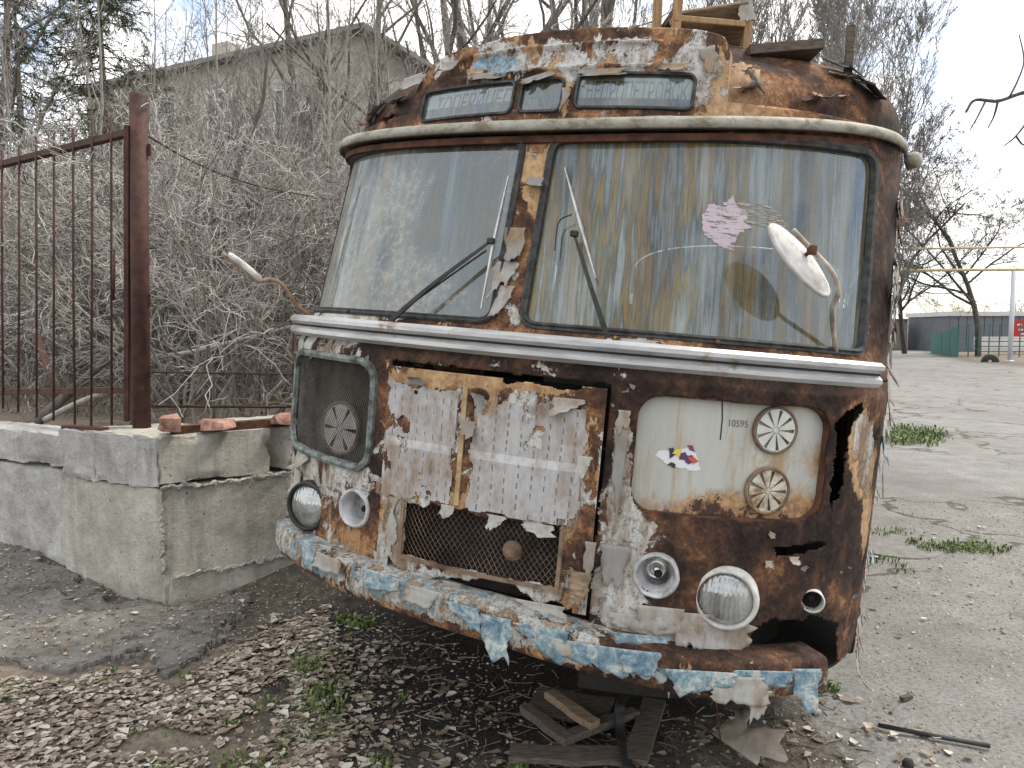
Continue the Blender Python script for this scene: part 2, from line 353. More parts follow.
    tr = t.node('ShaderNodeBsdfTransparent', {'Color': (.50, .56, .54, 1) if amount > .5 else (.86, .9, .9, 1)})
    lw = t.node('ShaderNodeLayerWeight', {'Blend': .36})
    fr = t.math('MULTIPLY_ADD', lw.outputs['Fresnel'], .75, .10, clamp=True)
    bn = t.node('ShaderNodeBump', {'Height': wob, 'Strength': .05, 'Distance': .02}); t.l(bn.outputs[0], gl.inputs['Normal'])
    m1 = t.node('ShaderNodeMixShader', {0: fr, 1: tr.outputs[0], 2: gl.outputs[0]})
    df = t.bsdf(col, .6, 0, spec=.4); df.inputs['Coat Weight'].default_value = .30; df.inputs['Coat Roughness'].default_value = .06
    m2 = t.node('ShaderNodeMixShader', {0: mask, 1: m1.outputs[0], 2: df.outputs[0]})
    return t.done(m2)
M_['glassR'] = m_glass('streaked_windscreen_glass', (0, 0, 0), .86, .95, 0)
M_['glassL'] = m_glass('filmed_windscreen_glass', (2, 5, 1), .78, .7, .80)
M_['glassS'] = m_glass('dusty_small_glass', (7, 1, 2), .32, .1, 0)
def m_lens(name, dust):
    t = NT(name); gl = t.node('ShaderNodeBsdfGlossy', {'Color': (.9, .93, .95, 1), 'Roughness': .06}); tr = t.node('ShaderNodeBsdfTransparent', {'Color': (.85, .88, .88, 1)})
    n = t.noise(12, 6, .7, t.mapped((3, 1, .5))); df = t.bsdf(t.ramp(n, [(.3, (.20, .20, .19)), (.7, (.42, .42, .40))]), .5)
    wv = t.node('ShaderNodeTexWave', {'Vector': t.tc(), 'Scale': 22.0, 'Distortion': .3}, bands_direction='X')
    bn = t.node('ShaderNodeBump', {'Height': wv.outputs['Fac'], 'Strength': .35, 'Distance': .004}); t.l(bn.outputs[0], gl.inputs['Normal'])
    m1 = t.node('ShaderNodeMixShader', {0: .32, 1: tr.outputs[0], 2: gl.outputs[0]})
    m2 = t.node('ShaderNodeMixShader', {0: t.math('MULTIPLY', t.step(n, .3, .75), dust), 1: m1.outputs[0], 2: df.outputs[0]}); return t.done(m2)
M_['lens'] = m_lens('headlamp_lens', .35); M_['lensdusty'] = m_lens('dusty_headlamp_lens', .95)
M_['chrome'] = simple('dull_reflector', (.45, .45, .45), (.75, .75, .75), 20, .25, metal=.9, bstr=.1)
M_['bowl'] = simple('white_lamp_bowl', (.24, .245, .25), (.52, .53, .55), 18, .55, bstr=.3)
M_['whitepaint'] = simple('chipped_white_enamel', (.34, .33, .31), (.64, .64, .62), 18, .55, bstr=.3)
M_['teal'] = simple('faded_teal_frame_paint', (.035, .028, .022), (.20, .25, .24), 22, .7, bstr=.5)
M_['interior'] = simple('dull_bus_interior', (.05, .05, .045), (.11, .105, .095), 4, .85)
M_['seat'] = simple('dark_vinyl_seat', (.012, .012, .014), (.03, .03, .032), 9, .6)
M_['concrete'] = None
def m_concrete(name, c1, c2, c3, mossy=0.0):
    t = NT(name); n = t.gain(t.noise(3.2, 10, .72), 1.5); f = t.gain(t.noise(30, 9, .78), 1.5); st = t.gain(t.noise(7, 7, .68, t.mapped((1, 1, .13))), 1.3)
    c = t.ramp(n, [(.32, c1), (.52, c2), (.70, c3)])
    c = t.mix(t.math('MULTIPLY', t.step(st, .52, .78), .65), c, tuple(x*.38 for x in c2)); c = t.mix(t.math('MULTIPLY', t.step(f, .55, .85), .55), c, tuple(x*.4 for x in c2))
    c = t.mix(t.math('MULTIPLY', t.step(t.noise(4, 8, .7, t.mapped((1, 1, .3), loc=(3, 1, 8))), .55, .7), .5), c, (.50, .51, .52))
    if mossy: c = t.mix(t.math('MULTIPLY', t.step(t.noise(3.1, 7, .7, t.mapped((1, 1, 1), loc=(9, 9, 2))), .45, .7), mossy), c, (.19, .18, .115))
    pits = t.step(t.math('ADD', t.voro(19), t.math('MULTIPLY', f, .3)), .24, .18)
    c = t.mix(t.math('MULTIPLY', pits, .75), c, (.045, .042, .038))
    hh = t.math('SUBTRACT', t.math('ADD', t.math('MULTIPLY', f, .6), t.math('MULTIPLY', n, .8)), t.math('MULTIPLY', pits, .5))
    return t.done(t.bsdf(c, .9, 0, hh, 1.0, .03, .25))
M_['concL'] = m_concrete('grey_stained_concrete', (.36, .355, .34), (.53, .525, .51), (.68, .675, .66))
M_['concR'] = m_concrete('olive_grey_concrete', (.40, .385, .335), (.56, .54, .48), (.66, .64, .58), .35)
M_['brick'] = simple('pale_red_broken_brick', (.13, .065, .048), (.36, .22, .17), 20, .9, bstr=.6, rnd=.15)

# ------------------------------------------------------------------ ground
WA = np.array([.903, -.430]); WB = np.array([.783, .622])        # along the wall, back from it
CRN = gp(165, 600)[:2]                                            # corner of the concrete blocks
WD = WA[0]*WB[1]-WA[1]*WB[0]
def wallco(x, y): d0, d1 = x-CRN[0], y-CRN[1]; return (d0*WB[1]-d1*WB[0])/WD, (WA[0]*d1-WA[1]*d0)/WD
def sstep(x, a, b): t = np.clip((x-a)/(b-a), 0, 1); return t*t*(3-2*t)
def road_edge(y):  # x of the asphalt's left edge
    return 1.02+.40*(y-2.6)+.10*np.sin(y*3.1)+.06*np.sin(y*7.7+1)
def gz(x, y):
    x = np.asarray(x, float); y = np.asarray(y, float); a, b = wallco(x, y)
    P = np.stack([x, y, 0*x], -1)
    z = .035*(fbm(P*1.3, 4, 3)-.5)+.03*(fbm(P*6, 3, 5)-.5)*(np.hypot(x, y) < 14)
    z = z-.03
    roadm = sstep(x-road_edge(y), -.1, .35); z = z*(1-roadm*.9)-.012*roadm*0
    up = sstep(-a, .02, .25)*sstep(b, .12, .4)*.70             # soil held behind the concrete blocks
    up2 = sstep(b, 1.4, 2.2)*sstep(-a, -.9, -.1)*sstep(-(x+1.3-.40*(y-3.2)), -.2, .5)*.70
    lim_ = sstep(-(x+1.3-.40*(y-3.2)), -.2, .5); up = up*lim_
    toe = .13*np.maximum(sstep(b, .15, 1.0)*sstep(a, .75, .0), sstep(-a, .3, 1.4)*sstep(-b, .7, .0)); toe = toe*(1-np.maximum(up, up2)/.7)
    return z+np.maximum(up, up2)+toe*sstep(-(x+.9-.40*(y-3.2)), -.2, .4)
def grid_xy(xs, ys):
    X, Y = np.meshgrid(xs, ys, indexing='xy'); V = np.stack([X, Y, gz(X, Y)], -1); n, m = len(ys), len(xs)
    i = np.arange(n-1)[:, None]*m+np.arange(m-1)[None]; F = np.stack([i, i+1, i+m+1, i+m], -1).reshape(-1, 4)
    return V.reshape(-1, 3), F
def nonuni(lo, hi, near_lo, near_hi, step, g=1.25):
    c = list(np.arange(near_lo, near_hi+step/2, step)); s = step
    while c[-1] < hi: s *= g; c.append(min(c[-1]+s, hi))
    s = step
    while c[0] > lo: s *= g; c.insert(0, max(c[0]-s, lo))
    return np.array(c)
GV, GF = grid_xy(nonuni(-500, 500, -5, 5, .035), nonuni(-60, 900, 1.6, 9, .035))
def m_ground():
    t = NT('soil_and_old_asphalt'); P = t.tc()
    at_ = t.attr('zone')          # r asphalt, g dark soil with bus shade painted in, b leafy brown
    n = t.noise(3.2, 9, .68); f = t.noise(55, 7, .72); g = t.noise(16, 8, .7)
    vor = t.voro(120); grit = t.step(t.math('ADD', vor, t.math('MULTIPLY', f, .3)), .42, .3)
    soil = t.ramp(t.gain(t.math('MULTIPLY_ADD', g, .5, t.math('MULTIPLY', f, .5)), 1.4), [(.30, (.030, .026, .021)), (.5, (.085, .074, .060)), (.66, (.16, .145, .12)), (.8, (.22, .20, .175))])
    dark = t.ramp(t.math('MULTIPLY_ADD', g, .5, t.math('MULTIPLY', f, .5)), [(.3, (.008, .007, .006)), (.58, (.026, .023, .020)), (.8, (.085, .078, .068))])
    leaf = t.ramp(t.math('MULTIPLY_ADD', g, .5, t.math('MULTIPLY', f, .5)), [(.3, (.07, .055, .042)), (.5, (.17, .14, .11)), (.7, (.30, .26, .21))])
    asp = t.ramp(t.gain(n, 1.3), [(.3, (.165, .163, .156)), (.6, (.232, .23, .222)), (.8, (.28, .278, .27))])
    asp = t.mix(t.math('MULTIPLY', t.step(f, .45, .68), .40), asp, (.33, .325, .31)); asp = t.mix(t.math('MULTIPLY', t.step(f, .52, .34), .55), asp, (.055, .052, .048))
    patch = t.noise(.55, 6, .6, t.mapped((1, .35, 1))); asp = t.mix(t.math('MULTIPLY', t.step(patch, .45, .66), .35), asp, (.115, .11, .10))
    cr = t.voro(.55, t.node('ShaderNodeVectorMath', {0: P, 1: t.node('ShaderNodeTexNoise', {'Vector': P, 'Scale': 2.0, 'Detail': 6.0}).outputs['Color']}, operation='ADD').outputs[0], 'DISTANCE_TO_EDGE')
    crack = t.math('MULTIPLY', t.step(cr, .022, .004), t.step(t.noise(.8, 3, .5), .36, .48))
    asp = t.mix(t.math('MULTIPLY', crack, .8), asp, (.05, .045, .035))
    jit = t.math('MULTIPLY', t.math('SUBTRACT', t.noise(7, 8, .7), .5), 1.1)
    c = t.mix(t.step(t.math('ADD', at_[2], jit), .40, .62), soil, leaf)
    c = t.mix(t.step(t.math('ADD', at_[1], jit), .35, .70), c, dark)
    am = t.step(t.math('ADD', at_[0], jit), .42, .56); c = t.mix(am, c, asp)
    c = t.mix(t.math('MULTIPLY', grit, t.math('MULTIPLY_ADD', am, -.3, .4)), c, (.30, .285, .26))
    hh = t.math('SUBTRACT', t.math('ADD', t.math('MULTIPLY', f, .6), t.math('MULTIPLY', g, .8)), t.math('MULTIPLY', crack, .8))
    return t.done(t.bsdf(c, .92, 0, hh, .7, .02, .25))
M_['ground'] = m_ground()
gx, gy = GV[:, 0], GV[:, 1]; ga, gb = wallco(gx, gy)
gP = np.stack([gx, gy, 0*gx], -1)
zone = np.zeros((len(GV), 3))
zone[:, 0] = sstep(gx-road_edge(gy), -.35, .45)
verge = sstep(gy, 30, 34)*sstep(gx-.55*gy, 1.0, 4)                # bank beyond the road at right
zone[:, 0] *= 1-verge
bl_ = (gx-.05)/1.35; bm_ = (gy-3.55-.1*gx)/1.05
zone[:, 1] = np.clip(1.45-np.hypot(bl_, bm_), 0, 1)*1.1 + sstep(gy, 3.2, 3.8)*(np.abs(gx-.35-.4*(gy-3.2)) < 1.1)*.8  # bus shade painted into the dark soil beneath it and before its front
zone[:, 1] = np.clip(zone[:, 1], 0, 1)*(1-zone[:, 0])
zone[:, 2] = np.maximum(sstep(GV[:, 2], .25, .55), verge*.7)
lz_ = np.array([gp(*p)[:2] for p in [(-60, 660), (140, 660), (225, 640), (330, 600), (310, 680), (345, 768), (330, 900), (-80, 900)]]); zone[:, 2] = np.maximum(zone[:, 2], .75*pip(gx, gy, lz_)*(gy > .8))
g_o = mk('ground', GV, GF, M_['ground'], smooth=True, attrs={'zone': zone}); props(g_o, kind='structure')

# broken slab of old asphalt left of the bus
slab_px = [(-60, 545), (0, 556), (60, 574), (105, 588), (165, 607), (215, 592), (250, 594), (246, 612), (228, 628), (212, 640), (205, 655), (182, 668), (164, 676), (150, 664), (140, 652), (120, 654), (96, 660), (78, 666), (52, 668), (20, 668), (-10, 662), (-70, 668)]
poly = np.array([gp(u, v)[:2] for u, v in slab_px])
xs = np.arange(poly[:, 0].min()-.05, poly[:, 0].max()+.05, .012); ys = np.arange(poly[:, 1].min()-.05, poly[:, 1].max()+.05, .012)
X, Y = np.meshgrid(xs, ys)
Pn = np.stack([X, Y, 0*X], -1); jx = (fbm(Pn*7, 5, 21)-.5)*.30; jy = (fbm(Pn*7, 5, 33)-.5)*.30
ins = pip(X+jx, Y+jy, poly)
Zs = gz(X, Y)+.022+.018*(fbm(Pn*2.2, 3, 8)-.5)+.010*(fbm(Pn*14, 3, 9)-.5)
crk = np.abs(fbm(Pn*1.6, 4, 77)-.5); Zs = np.where(crk < .010, Zs-.03, Zs)
m = X.shape[1]; i0 = np.arange(X.shape[0]-1)[:, None]*m+np.arange(m-1)[None]
keep = ins[:-1, :-1] & ins[1:, :-1] & ins[:-1, 1:] & ins[1:, 1:]
Fq = np.stack([i0, i0+1, i0+m+1, i0+m], -1)[keep]
use = np.unique(Fq); rm = -np.ones(X.size, int); rm[use] = np.arange(len(use))
def m_slab():
    t = NT('cracked_grey_asphalt'); f = t.noise(60, 7, .72); n = t.noise(2.4, 8, .65); g = t.noise(14, 8, .7)
    c = t.ramp(t.gain(n, 1.4), [(.3, (.115, .11, .10)), (.6, (.185, .178, .165)), (.8, (.24, .23, .215))])
    c = t.mix(t.math('MULTIPLY', t.step(f, .5, .72), .5), c, (.30, .29, .27)); c = t.mix(t.math('MULTIPLY', t.step(g, .5, .36), .6), c, (.06, .055, .048))
    return t.done(t.bsdf(c, .9, 0, t.math('ADD', f, g), .7, .015, .25))
so = mk('broken_pavement', np.stack([X, Y, Zs], -1).reshape(-1, 3)[use], rm[Fq], m_slab(), smooth=True, solid=.07); props(so, kind='structure')

# ------------------------------------------------------------------ concrete block walls
def rough_block(name, a0, a1, b0, b1, z0, z1, mat, amp=.012, step=.02, seed=1, sag=None):
    """block in wall coordinates (a along the front, b backwards), faces roughened"""
    def face(o, e1, e2, n1, n2):
        u = np.linspace(0, 1, n1+1); v = np.linspace(0, 1, n2+1); U, W_ = np.meshgrid(u, v, indexing='ij')
        P = o+U[..., None]*e1+W_[..., None]*e2; i = np.arange(n1)[:, None]*(n2+1)+np.arange(n2)[None]
        return P.reshape(-1, 3), np.stack([i, i+n2+1, i+n2+2, i+1], -1).reshape(-1, 4)
    da, db, dz = a1-a0, b1-b0, z1-z0; na, nb, nz = [max(2, int(d/step)) for d in (da, db, dz)]
    A, B, Z = np.array([da, 0, 0]), np.array([0, db, 0]), np.array([0, 0, dz]); o = np.array([a0, b0, z0])
    Vs, Fs, n = [], [], 0
    for args in ((o, A, Z, na, nz), (o+B, Z, A, nz, na), (o+A, B, Z, nb, nz), (o, Z, B, nz, nb), (o+Z, A, B, na, nb), (o, B, A, nb, na)):
        V, F = face(*args); Vs.append(V); Fs.append(F+n); n += len(V)
    V = np.concatenate(Vs); F = np.concatenate(Fs)
    c = np.array([(a0+a1)/2, (b0+b1)/2, (z0+z1)/2]); h = np.array([da, db, dz])/2
    q = (V-c)/h; d = np.sign(q)*(np.abs(q) > .985)                 # outward
    edge = (np.abs(q) > 1-.035/h).sum(1) >= 2
    nz_ = fbm(V*7+seed*9.3, 4, seed)-.5; ch = fbm(V*11+seed, 3, seed+5)
    V = V+d*(nz_*amp*2)[:, None]-d*(edge*np.clip(ch-.45, 0, 1)*.06)[:, None]
    if sag is not None: V[:, 2] -= sag(V[:, 0], V[:, 1])*(q[:, 2] > .9)
    xy = CRN+V[:, :1]*WA+V[:, 1:2]*WB
    W3 = np.concatenate([xy, V[:, 2:]], 1); base = np.array([*(CRN+c[0]*WA+c[1]*WB), z0])
    return mk(name, W3, F, mat, smooth=False, origin=base)
H = {}
def zat(u, v, y): return at(u, v, y)[2]
yc = CRN[1]
zt, zs1, zs2 = zat(165, 437, yc), zat(165, 487, yc), zat(165, 578, yc)
props(rough_block('concrete_block', -.86, 0, 0, 1.0, -.1, zs1-.012, M_['concR'], .006, seed=2), 'tall grey concrete block forming the wall corner beside the bus', 'concrete block')
props(rough_block('concrete_footing', -.4, .024, .02, 1.0, -.1, zs2, M_['concR'], .008, seed=3), 'low protruding concrete footing strip under the corner block', 'footing')
props(rough_block('concrete_block', -.80, -.012, .012, .62, zs1+.012, zt, M_['concR'], .010, seed=4, sag=lambda a, b: .02*np.clip(b-.3, 0, 1)), 'olive grey cap block on top of the corner block', 'concrete block')
props(rough_block('concrete_block', -.85, -.55, -.012, .30, zs1-.03, zt-.005, M_['concL'], .02, seed=5), 'rough dark grey broken concrete lump at the wall corner beneath the gate post', 'concrete block')
props(rough_block('concrete_block', -.548, -.02, -.010, .012, zs1-.01, zt-.006, M_['concL'], .018, seed=15), 'whitish patch of broken mortar on the corner face', 'mortar patch')
props(rough_block('concrete_block', -4.6, -.90, .05, .40, -.12, .655, M_['concL'], .016, seed=6), 'long lower wall block with white lime stains under the gate', 'concrete block')
props(rough_block('concrete_block', -4.6, -.89, .046, .38, .675, .875, M_['concL'], .014, seed=7), 'long upper wall block streaked with grey and white stains under the gate', 'concrete block')
props(rough_block('concrete_block', -.80, 0, .74, 1.6, zs1+.02, zt, M_['concR'], .012, seed=8), 'cap block beyond the dark gap, half hidden by the bus headlamp', 'concrete block')
props(rough_block('concrete_block', -.86, 0, 1.02, 2.2, .0, zs1-.0, M_['concR'], .012, seed=9), 'lower wall block behind the bus corner', 'concrete block')
tallb = [o_ for o_ in bpy.data.objects if o_.get('label', '').startswith('tall grey concrete')][0]
def mortar(p, q, r_, seed):
    n = 70; P = np.linspace(p, q, n)+(fbm(np.stack([np.arange(n)*.5, np.zeros(n), np.full(n, seed)], -1), 3, seed)-.5)[:, None]*np.array([.02, .02, .035])
    V, F = tube(P, r_*.75, 7); V = V+np.stack([fbm(V*45+k, 3, seed+k)-.5 for k in range(3)], 1)*.045; o_ = mk('mortar_joint', V-np.array(tallb.location), F, M_['concR'], tallb); return o_
def wp3(a, b, z): return np.array([*(CRN+a*WA+b*WB), z])
mortar(wp3(.004, .0, zs1-.01), wp3(.004, 1.0, zs1-.01), .014, 3); mortar(wp3(.026, .02, zs2+.0), wp3(.026, 1.0, zs2+.0), .012, 5); mortar(wp3(.0, -.002, zs2+.02), wp3(.0, -.002, zs1-.03), .009, 7)
def wpt(a, b, z): return np.array([*(CRN+a*WA+b*WB), z])
# steel channel and brick rubble on the wall top
o = wpt(-.3, .55, zt+.03)
mb = MB(); mb.add(*bar(wpt(-.12, .10, zt+.035), wpt(-.12, 1.0, zt+.035), .10, .012)); mb.add(*bar(wpt(-.065, .10, zt+.02), wpt(-.065, 1.0, zt+.02), .05, .01, R(90)))
props(mb.build('steel_channel', M_['rust'], origin=wpt(-.12, .9, zt)), 'dark rusty steel channel lying along the concrete wall top', 'steel beam')
mb = MB(); mb.add(*bar(wpt(-.92, .06, zt-.005), wpt(-.55, .06, zt+.0), .05, .035))
props(mb.build('steel_offcut', M_['rustpipe'], origin=wpt(-.75, .06, zt-.02)), 'short rusty bar at the foot of the gate post', 'steel bar')
def brick_bit(px, py, wpx, hpx, b, label, seed):
    p = at(px, py, CRN[1]+b*WB[1]-.05); s = p[1]/FPX
    V, F = box((0, 0, 0), (wpx*s/2, .06, hpx*s/2)); r_ = np.random.default_rng(seed)
    V = V+r_.normal(0, .02, V.shape)*[1, 1, .6]; V[1::2, 0] *= .7; V = V@rotz(r_.uniform(-.5, .5)).T
    o = mk('brick_fragment', V+p, F, M_['brick'], origin=p, bevel=.006); props(o, label, 'brick')
brick_bit(171, 424, 22, 14, .12, 'chipped brick beside the gate post on the wall top', 1)
brick_bit(219, 425, 30, 9, .42, 'pale broken brick on the steel channel in the middle of the wall top', 2)
brick_bit(281, 418, 20, 10, .85, 'pinkish brick piece on the wall top next to the bus', 3)

# ------------------------------------------------------------------ gate post and gate
PB = wpt(-.62, .36, 0)[:2]
py_ = at(140, 428, 1)[0]
PD = CRN[1]+.42
pb = at(141, 428, PD); ptop = at(138.5, 95, PD)
pt_ = empty('gate_post', pb, 0, 'tall rusty brown steel pipe gate post on the concrete wall', 'post')
def rel(V, o): return np.asarray(V)-np.asarray(o)
V, F = tube([pb-[0, 0, .25], (pb+ptop)/2, ptop], .052, 20); mk('pipe', rel(V, pb), F, M_['rustpipe'], pt_, smooth=True)
V, F = lathe([(0, .012), (.03, .010), (.05, .0), (.052, -.02)], 16, rel(ptop, pb)); mk('cap', V, F, M_['rustpipe'], pt_)
for k, zpx in enumerate((150, 300, 372)):
    c = at(150, zpx, PD); V, F = bar(c-[.01, 0, .035], c-[.01, 0, -.035], .012, .03); mk('hinge_lug', rel(V, pb), F, M_['rustpipe'], pt_)
# the gate runs left and away from the post
def gpos(u, v):                                       # pixel onto the gate's plane
    p0 = np.array([at(128, 260, PD)[0], PD]); dirn = np.array([-.84, .54]); d = ray(u, v); nrm = np.array([dirn[1], -dirn[0]])
    s = (p0@nrm)/(d[:2]@nrm); return d*s+np.array([0, 0, CAMH])
g0 = gpos(128, 395)
gate = empty('gate', g0, 0, 'rusty steel bar gate leaf hanging left of the pipe post', 'gate')
def gbar(name, a, b, w1, w2=None, mat='rustpipe'):
    V, F = bar(gpos(*a), gpos(*b), w1, w2); return mk(name, rel(V, g0), F, M_[mat], gate, bevel=.003)
gbar('stile', (128, 126), (128, 421), .05, .03)
gbar('top_rail', (128, 133), (-60, 180), .05, .04)
gbar('bottom_rail', (128, 390), (-60, 393), .045, .04)
for u, t_, b_ in ((114, 118, 425), (117, 250, 300), (95, 122, 428), (76, 130, 424), (57, 134, 420), (39, 138, 417), (22, 146, 412), (5, 152, 408), (-12, 156, 404), (-28, 160, 400)):
    V, F = tube([gpos(u, t_), gpos(u+.7*rng.normal(), (t_+b_)/2), gpos(u+1.2*rng.normal(), b_)], .0075, 8); V = V-np.array([WA[0]*0, .03, 0]); mk('bar', rel(V, g0), F, M_['rustpipe'], gate, smooth=True)
# iron brace bar leaning behind the gate, and a split log
V, F = bar(at(36, 333, 6.2), at(56, 392, 5.95), .05, .012); props(mk('steel_angle', V, F, M_['rustpipe'], origin=at(56, 392, 5.95)), 'loose rusty steel strip leaning behind the gate bars', 'steel strip')

# ------------------------------------------------------------------ the bus
BM = np.array([[0.9234422604, 0.3744340732, 0.083985216], [-0.3760279238, 0.9266019542, 0.0034378911], [-0.0765336017, -0.0347554803, 0.9964610702]])
BL = np.array([-0.1913563257, 2.310629102, -0.0012595013+CAMH-1.6])
bus = bpy.data.objects.new('bus', None); COL.objects.link(bus); bus.matrix_world = Matrix(np.block([[BM, BL[:, None]], [np.zeros((1, 3)), np.ones((1, 1))]]).tolist())
bus.empty_display_size = .3
props(bus, 'derelict rusty old bus with peeling paint, blue bumper and streaked split windscreen', 'bus')
def b2w(P): return np.asarray(P)@BM.T+BL
def bpx(P): return proj(b2w(P))
BD = .727
PZ = np.array([.25, .45, 1.50, 1.57, 1.635, 2.30, 2.46])
PW = np.array([1.15, 1.165, 1.178, 1.175, 1.172, 1.155, 1.145])
PY = np.array([.03, .0, .0, .045, .092, .254, .292])
def prof(z): return np.interp(z, PZ, PW), np.interp(z, PZ, PY)
def S(t, z, off=0.0):                      # skin of the front: t angle round the plan, z height
    W_, y0 = prof(z); n = np.stack([np.sin(t)*BD/1.0, -np.cos(t)*W_, 0*t], -1); n = n/np.linalg.norm(n, axis=-1, keepdims=True)
    P = np.stack([W_*np.sin(t), y0+BD*(1-np.cos(t)), z+0*t], -1); return P+n*np.asarray(off)[..., None] if np.ndim(off) else P+n*off
def tx(x, z=1.0): return math.asin(max(-1, min(1, x/float(prof(z)[0]))))
def SX(x, z, off=0.0): return S(np.array(tx(x, z)), np.array(float(z)), off)
def Nrm(x, z):
    t = tx(x, z); a, b = S(np.array(t-.01), np.array(z)), S(np.array(t+.01), np.array(z)); c, d = S(np.array(t), np.array(z-.01)), S(np.array(t), np.array(z+.01))
    n = np.cross(b-a, d-c); n /= np.linalg.norm(n); return n if n[1] < 0 else -n
def un(u, v, off=0.0):                     # photo pixel -> (x,z) on the bus front skin
    d = BM.T@ray(u, v); o = BM.T@(np.array([0, 0, CAMH])-BL); s = np.linspace(1.2, 6, 4000); P = o+s[:, None]*d
    W_, y0 = prof(P[:, 2]); F_ = y0-off+BD*(1-np.sqrt(np.clip(1-(P[:, 0]/(W_+off))**2, 0, 1))); F_ = np.where(np.abs(P[:, 0]) > W_+off, 1e3, F_)
    i = int(np.argmax(P[:, 1] > F_)); return P[i][0], P[i][2]
def unp(u, v, off=0.0): x, z = un(u, v); return SX(x, z, off)
BLOBS = [  # px, py, radius x, radius y, dark, ochre, white, blue, orange
 (330, 345, 60, 22, 0, .02, .16, 0, 0), (330, 480, 55, 30, 0, .06, .16, 0, .05), (300, 470, 20, 40, 0, 0, .15, 0, 0), (350, 540, 60, 22, 0, .0, .04, 0, .16),
 (470, 350, 110, 10, .18, .0, -.1, 0, .1), (622, 470, 11, 110, -.1, 0, .20, 0, 0), (624, 540, 24, 40, -.1, 0, .26, 0, 0), (617, 600, 30, 30, -.1, 0, .26, 0, 0), (690, 632, 70, 22, 0, 0, .22, 0, 0), (650, 540, 40, 18, .0, 0, .16, 0, 0),
 (760, 560, 100, 60, .20, -.12, -.3, 0, 0), (720, 400, 130, 22, .16, -.1, -.3, 0, .0), (845, 500, 30, 120, .22, -.08, -.2, 0, 0), (852, 440, 15, 42, -.25, .26, .10, 0, 0), (864, 480, 13, 80, -.2, .18, .18, 0, 0), (838, 580, 14, 36, -.2, .22, -.1, 0, 0), (860, 560, 10, 60, -.1, .10, .06, 0, 0), (770, 565, 40, 14, -.1, .09, -.1, 0, .02),
 (345, 318, 50, 10, 0, .0, .30, 0, 0), (480, 338, 90, 9, .05, .05, -.1, 0, .12), (640, 345, 60, 10, 0, .10, .06, 0, .05), (780, 355, 100, 10, .05, .05, -.1, 0, .1), (538, 170, 20, 40, 0, .22, .05, 0, .1), (515, 290, 16, 50, 0, -.1, .10, 0, 0), (890, 250, 14, 130, .22, -.1, -.2, 0, -.05), (640, 350, 26, 6, 0, 0, .3, 0, 0),
 (430, 100, 40, 40, .1, 0, .0, 0, .05), (560, 62, 130, 22, 0, .10, .12, .02, .08), (500, 65, 40, 14, 0, 0, .0, .22, 0), (700, 70, 22, 40, 0, .05, .22, .02, 0), (740, 95, 34, 30, -.1, .24, -.05, 0, .1), (810, 95, 60, 40, .06, .02, -.15, 0, .12), (400, 100, 40, 30, .20, -.05, .0, 0, 0)]
def bias(P, base=(0, 0, 0), baseB=(0, 0)):
    u, v = bpx(P); A = np.tile(np.array(base, float), (len(P), 1)); B = np.zeros((len(P), 3)); B[:, 0] = -.5+baseB[0]; B[:, 1] = baseB[1]
    for bx_, by_, rx, ry, dk, oc, wh, bl, og in BLOBS:
        g = np.exp(-(((u-bx_)/rx)**2+((v-by_)/ry)**2)**1.5)
        A += g[:, None]*np.array([dk, oc, wh]); B[:, 0] += g*(bl*3.2 if bl else 0); B[:, 1] += g*og
    return {'mA': A, 'mB': B}
def skin(name, ts, zs, mat, holes=None, off=0.0, dent=.004, base=(0, 0, 0), baseB=(0, 0), solid=.004, parent=None, seed=3):
    T, Z = np.meshgrid(ts, zs, indexing='xy'); P = S(T, Z, off)
    nn = np.stack([np.sin(T), -np.cos(T), 0*T], -1); P = P+nn*((fbm(P*5, 4, seed)-.5)*dent*2)[..., None]
    m_ = len(ts); i = np.arange(len(zs)-1)[:, None]*m_+np.arange(m_-1)[None]; F = np.stack([i, i+1, i+m_+1, i+m_], -1).reshape(-1, 4)
    V = P.reshape(-1, 3)
    if holes is not None:
        C = V[F].mean(1); u, v = bpx(C); F = F[~holes(C, u, v)]
        use_ = np.unique(F); r_ = -np.ones(len(V), int); r_[use_] = np.arange(len(use_)); V = V[use_]; F = r_[F]
    return mk(name, V, F, mat, parent or bus, smooth=True, attrs=bias(V, base, baseB), solid=solid)
def ragged(C, s, amp, seed): return (fbm(C*s, 4, seed)-.5)*amp
# openings in the lower front (x,z)
def rrect(x, z, x0, x1, z0, z1, r): dx = np.maximum(np.maximum(x0+r-x, x-x1+r), 0); dz = np.maximum(np.maximum(z0+r-z, z-z1+r), 0); return (np.hypot(dx, dz) < r) & (x > x0) & (x < x1) & (z > z0) & (z < z1)
OPN = (.462, .985, 1.105, 1.462)
LAMPS = {}
for nm, u, v, r_ in (('headL', 311, 505, .082), ('headR', 726, 597, .082), ('fogL', 356, 508, .060), ('fogR', 656, 575, .060), ('mark', 812, 600, .034)):
    x, z = un(u, v); LAMPS[nm] = (x, z, r_)
BUX, BUZ = [-1.25, -.8, -.23, .13, .43, .72, 1.0, 1.1], [.72, .737, .735, .722, .682, .650, .650, .65]
void1 = [(750, 640), (757, 628), (772, 618), (790, 622), (812, 616), (838, 625), (836, 645), (842, 668), (848, 690), (760, 690), (752, 655)]
void2 = [(832, 470), (838, 425), (846, 410), (862, 402), (866, 412), (852, 424), (846, 470), (838, 500), (830, 510)]
void3 = [(774, 546), (822, 540), (826, 545), (800, 553), (776, 556)]
hatch_px = [(393, 360), (612, 384), (600, 500), (588, 622), (374, 578)]
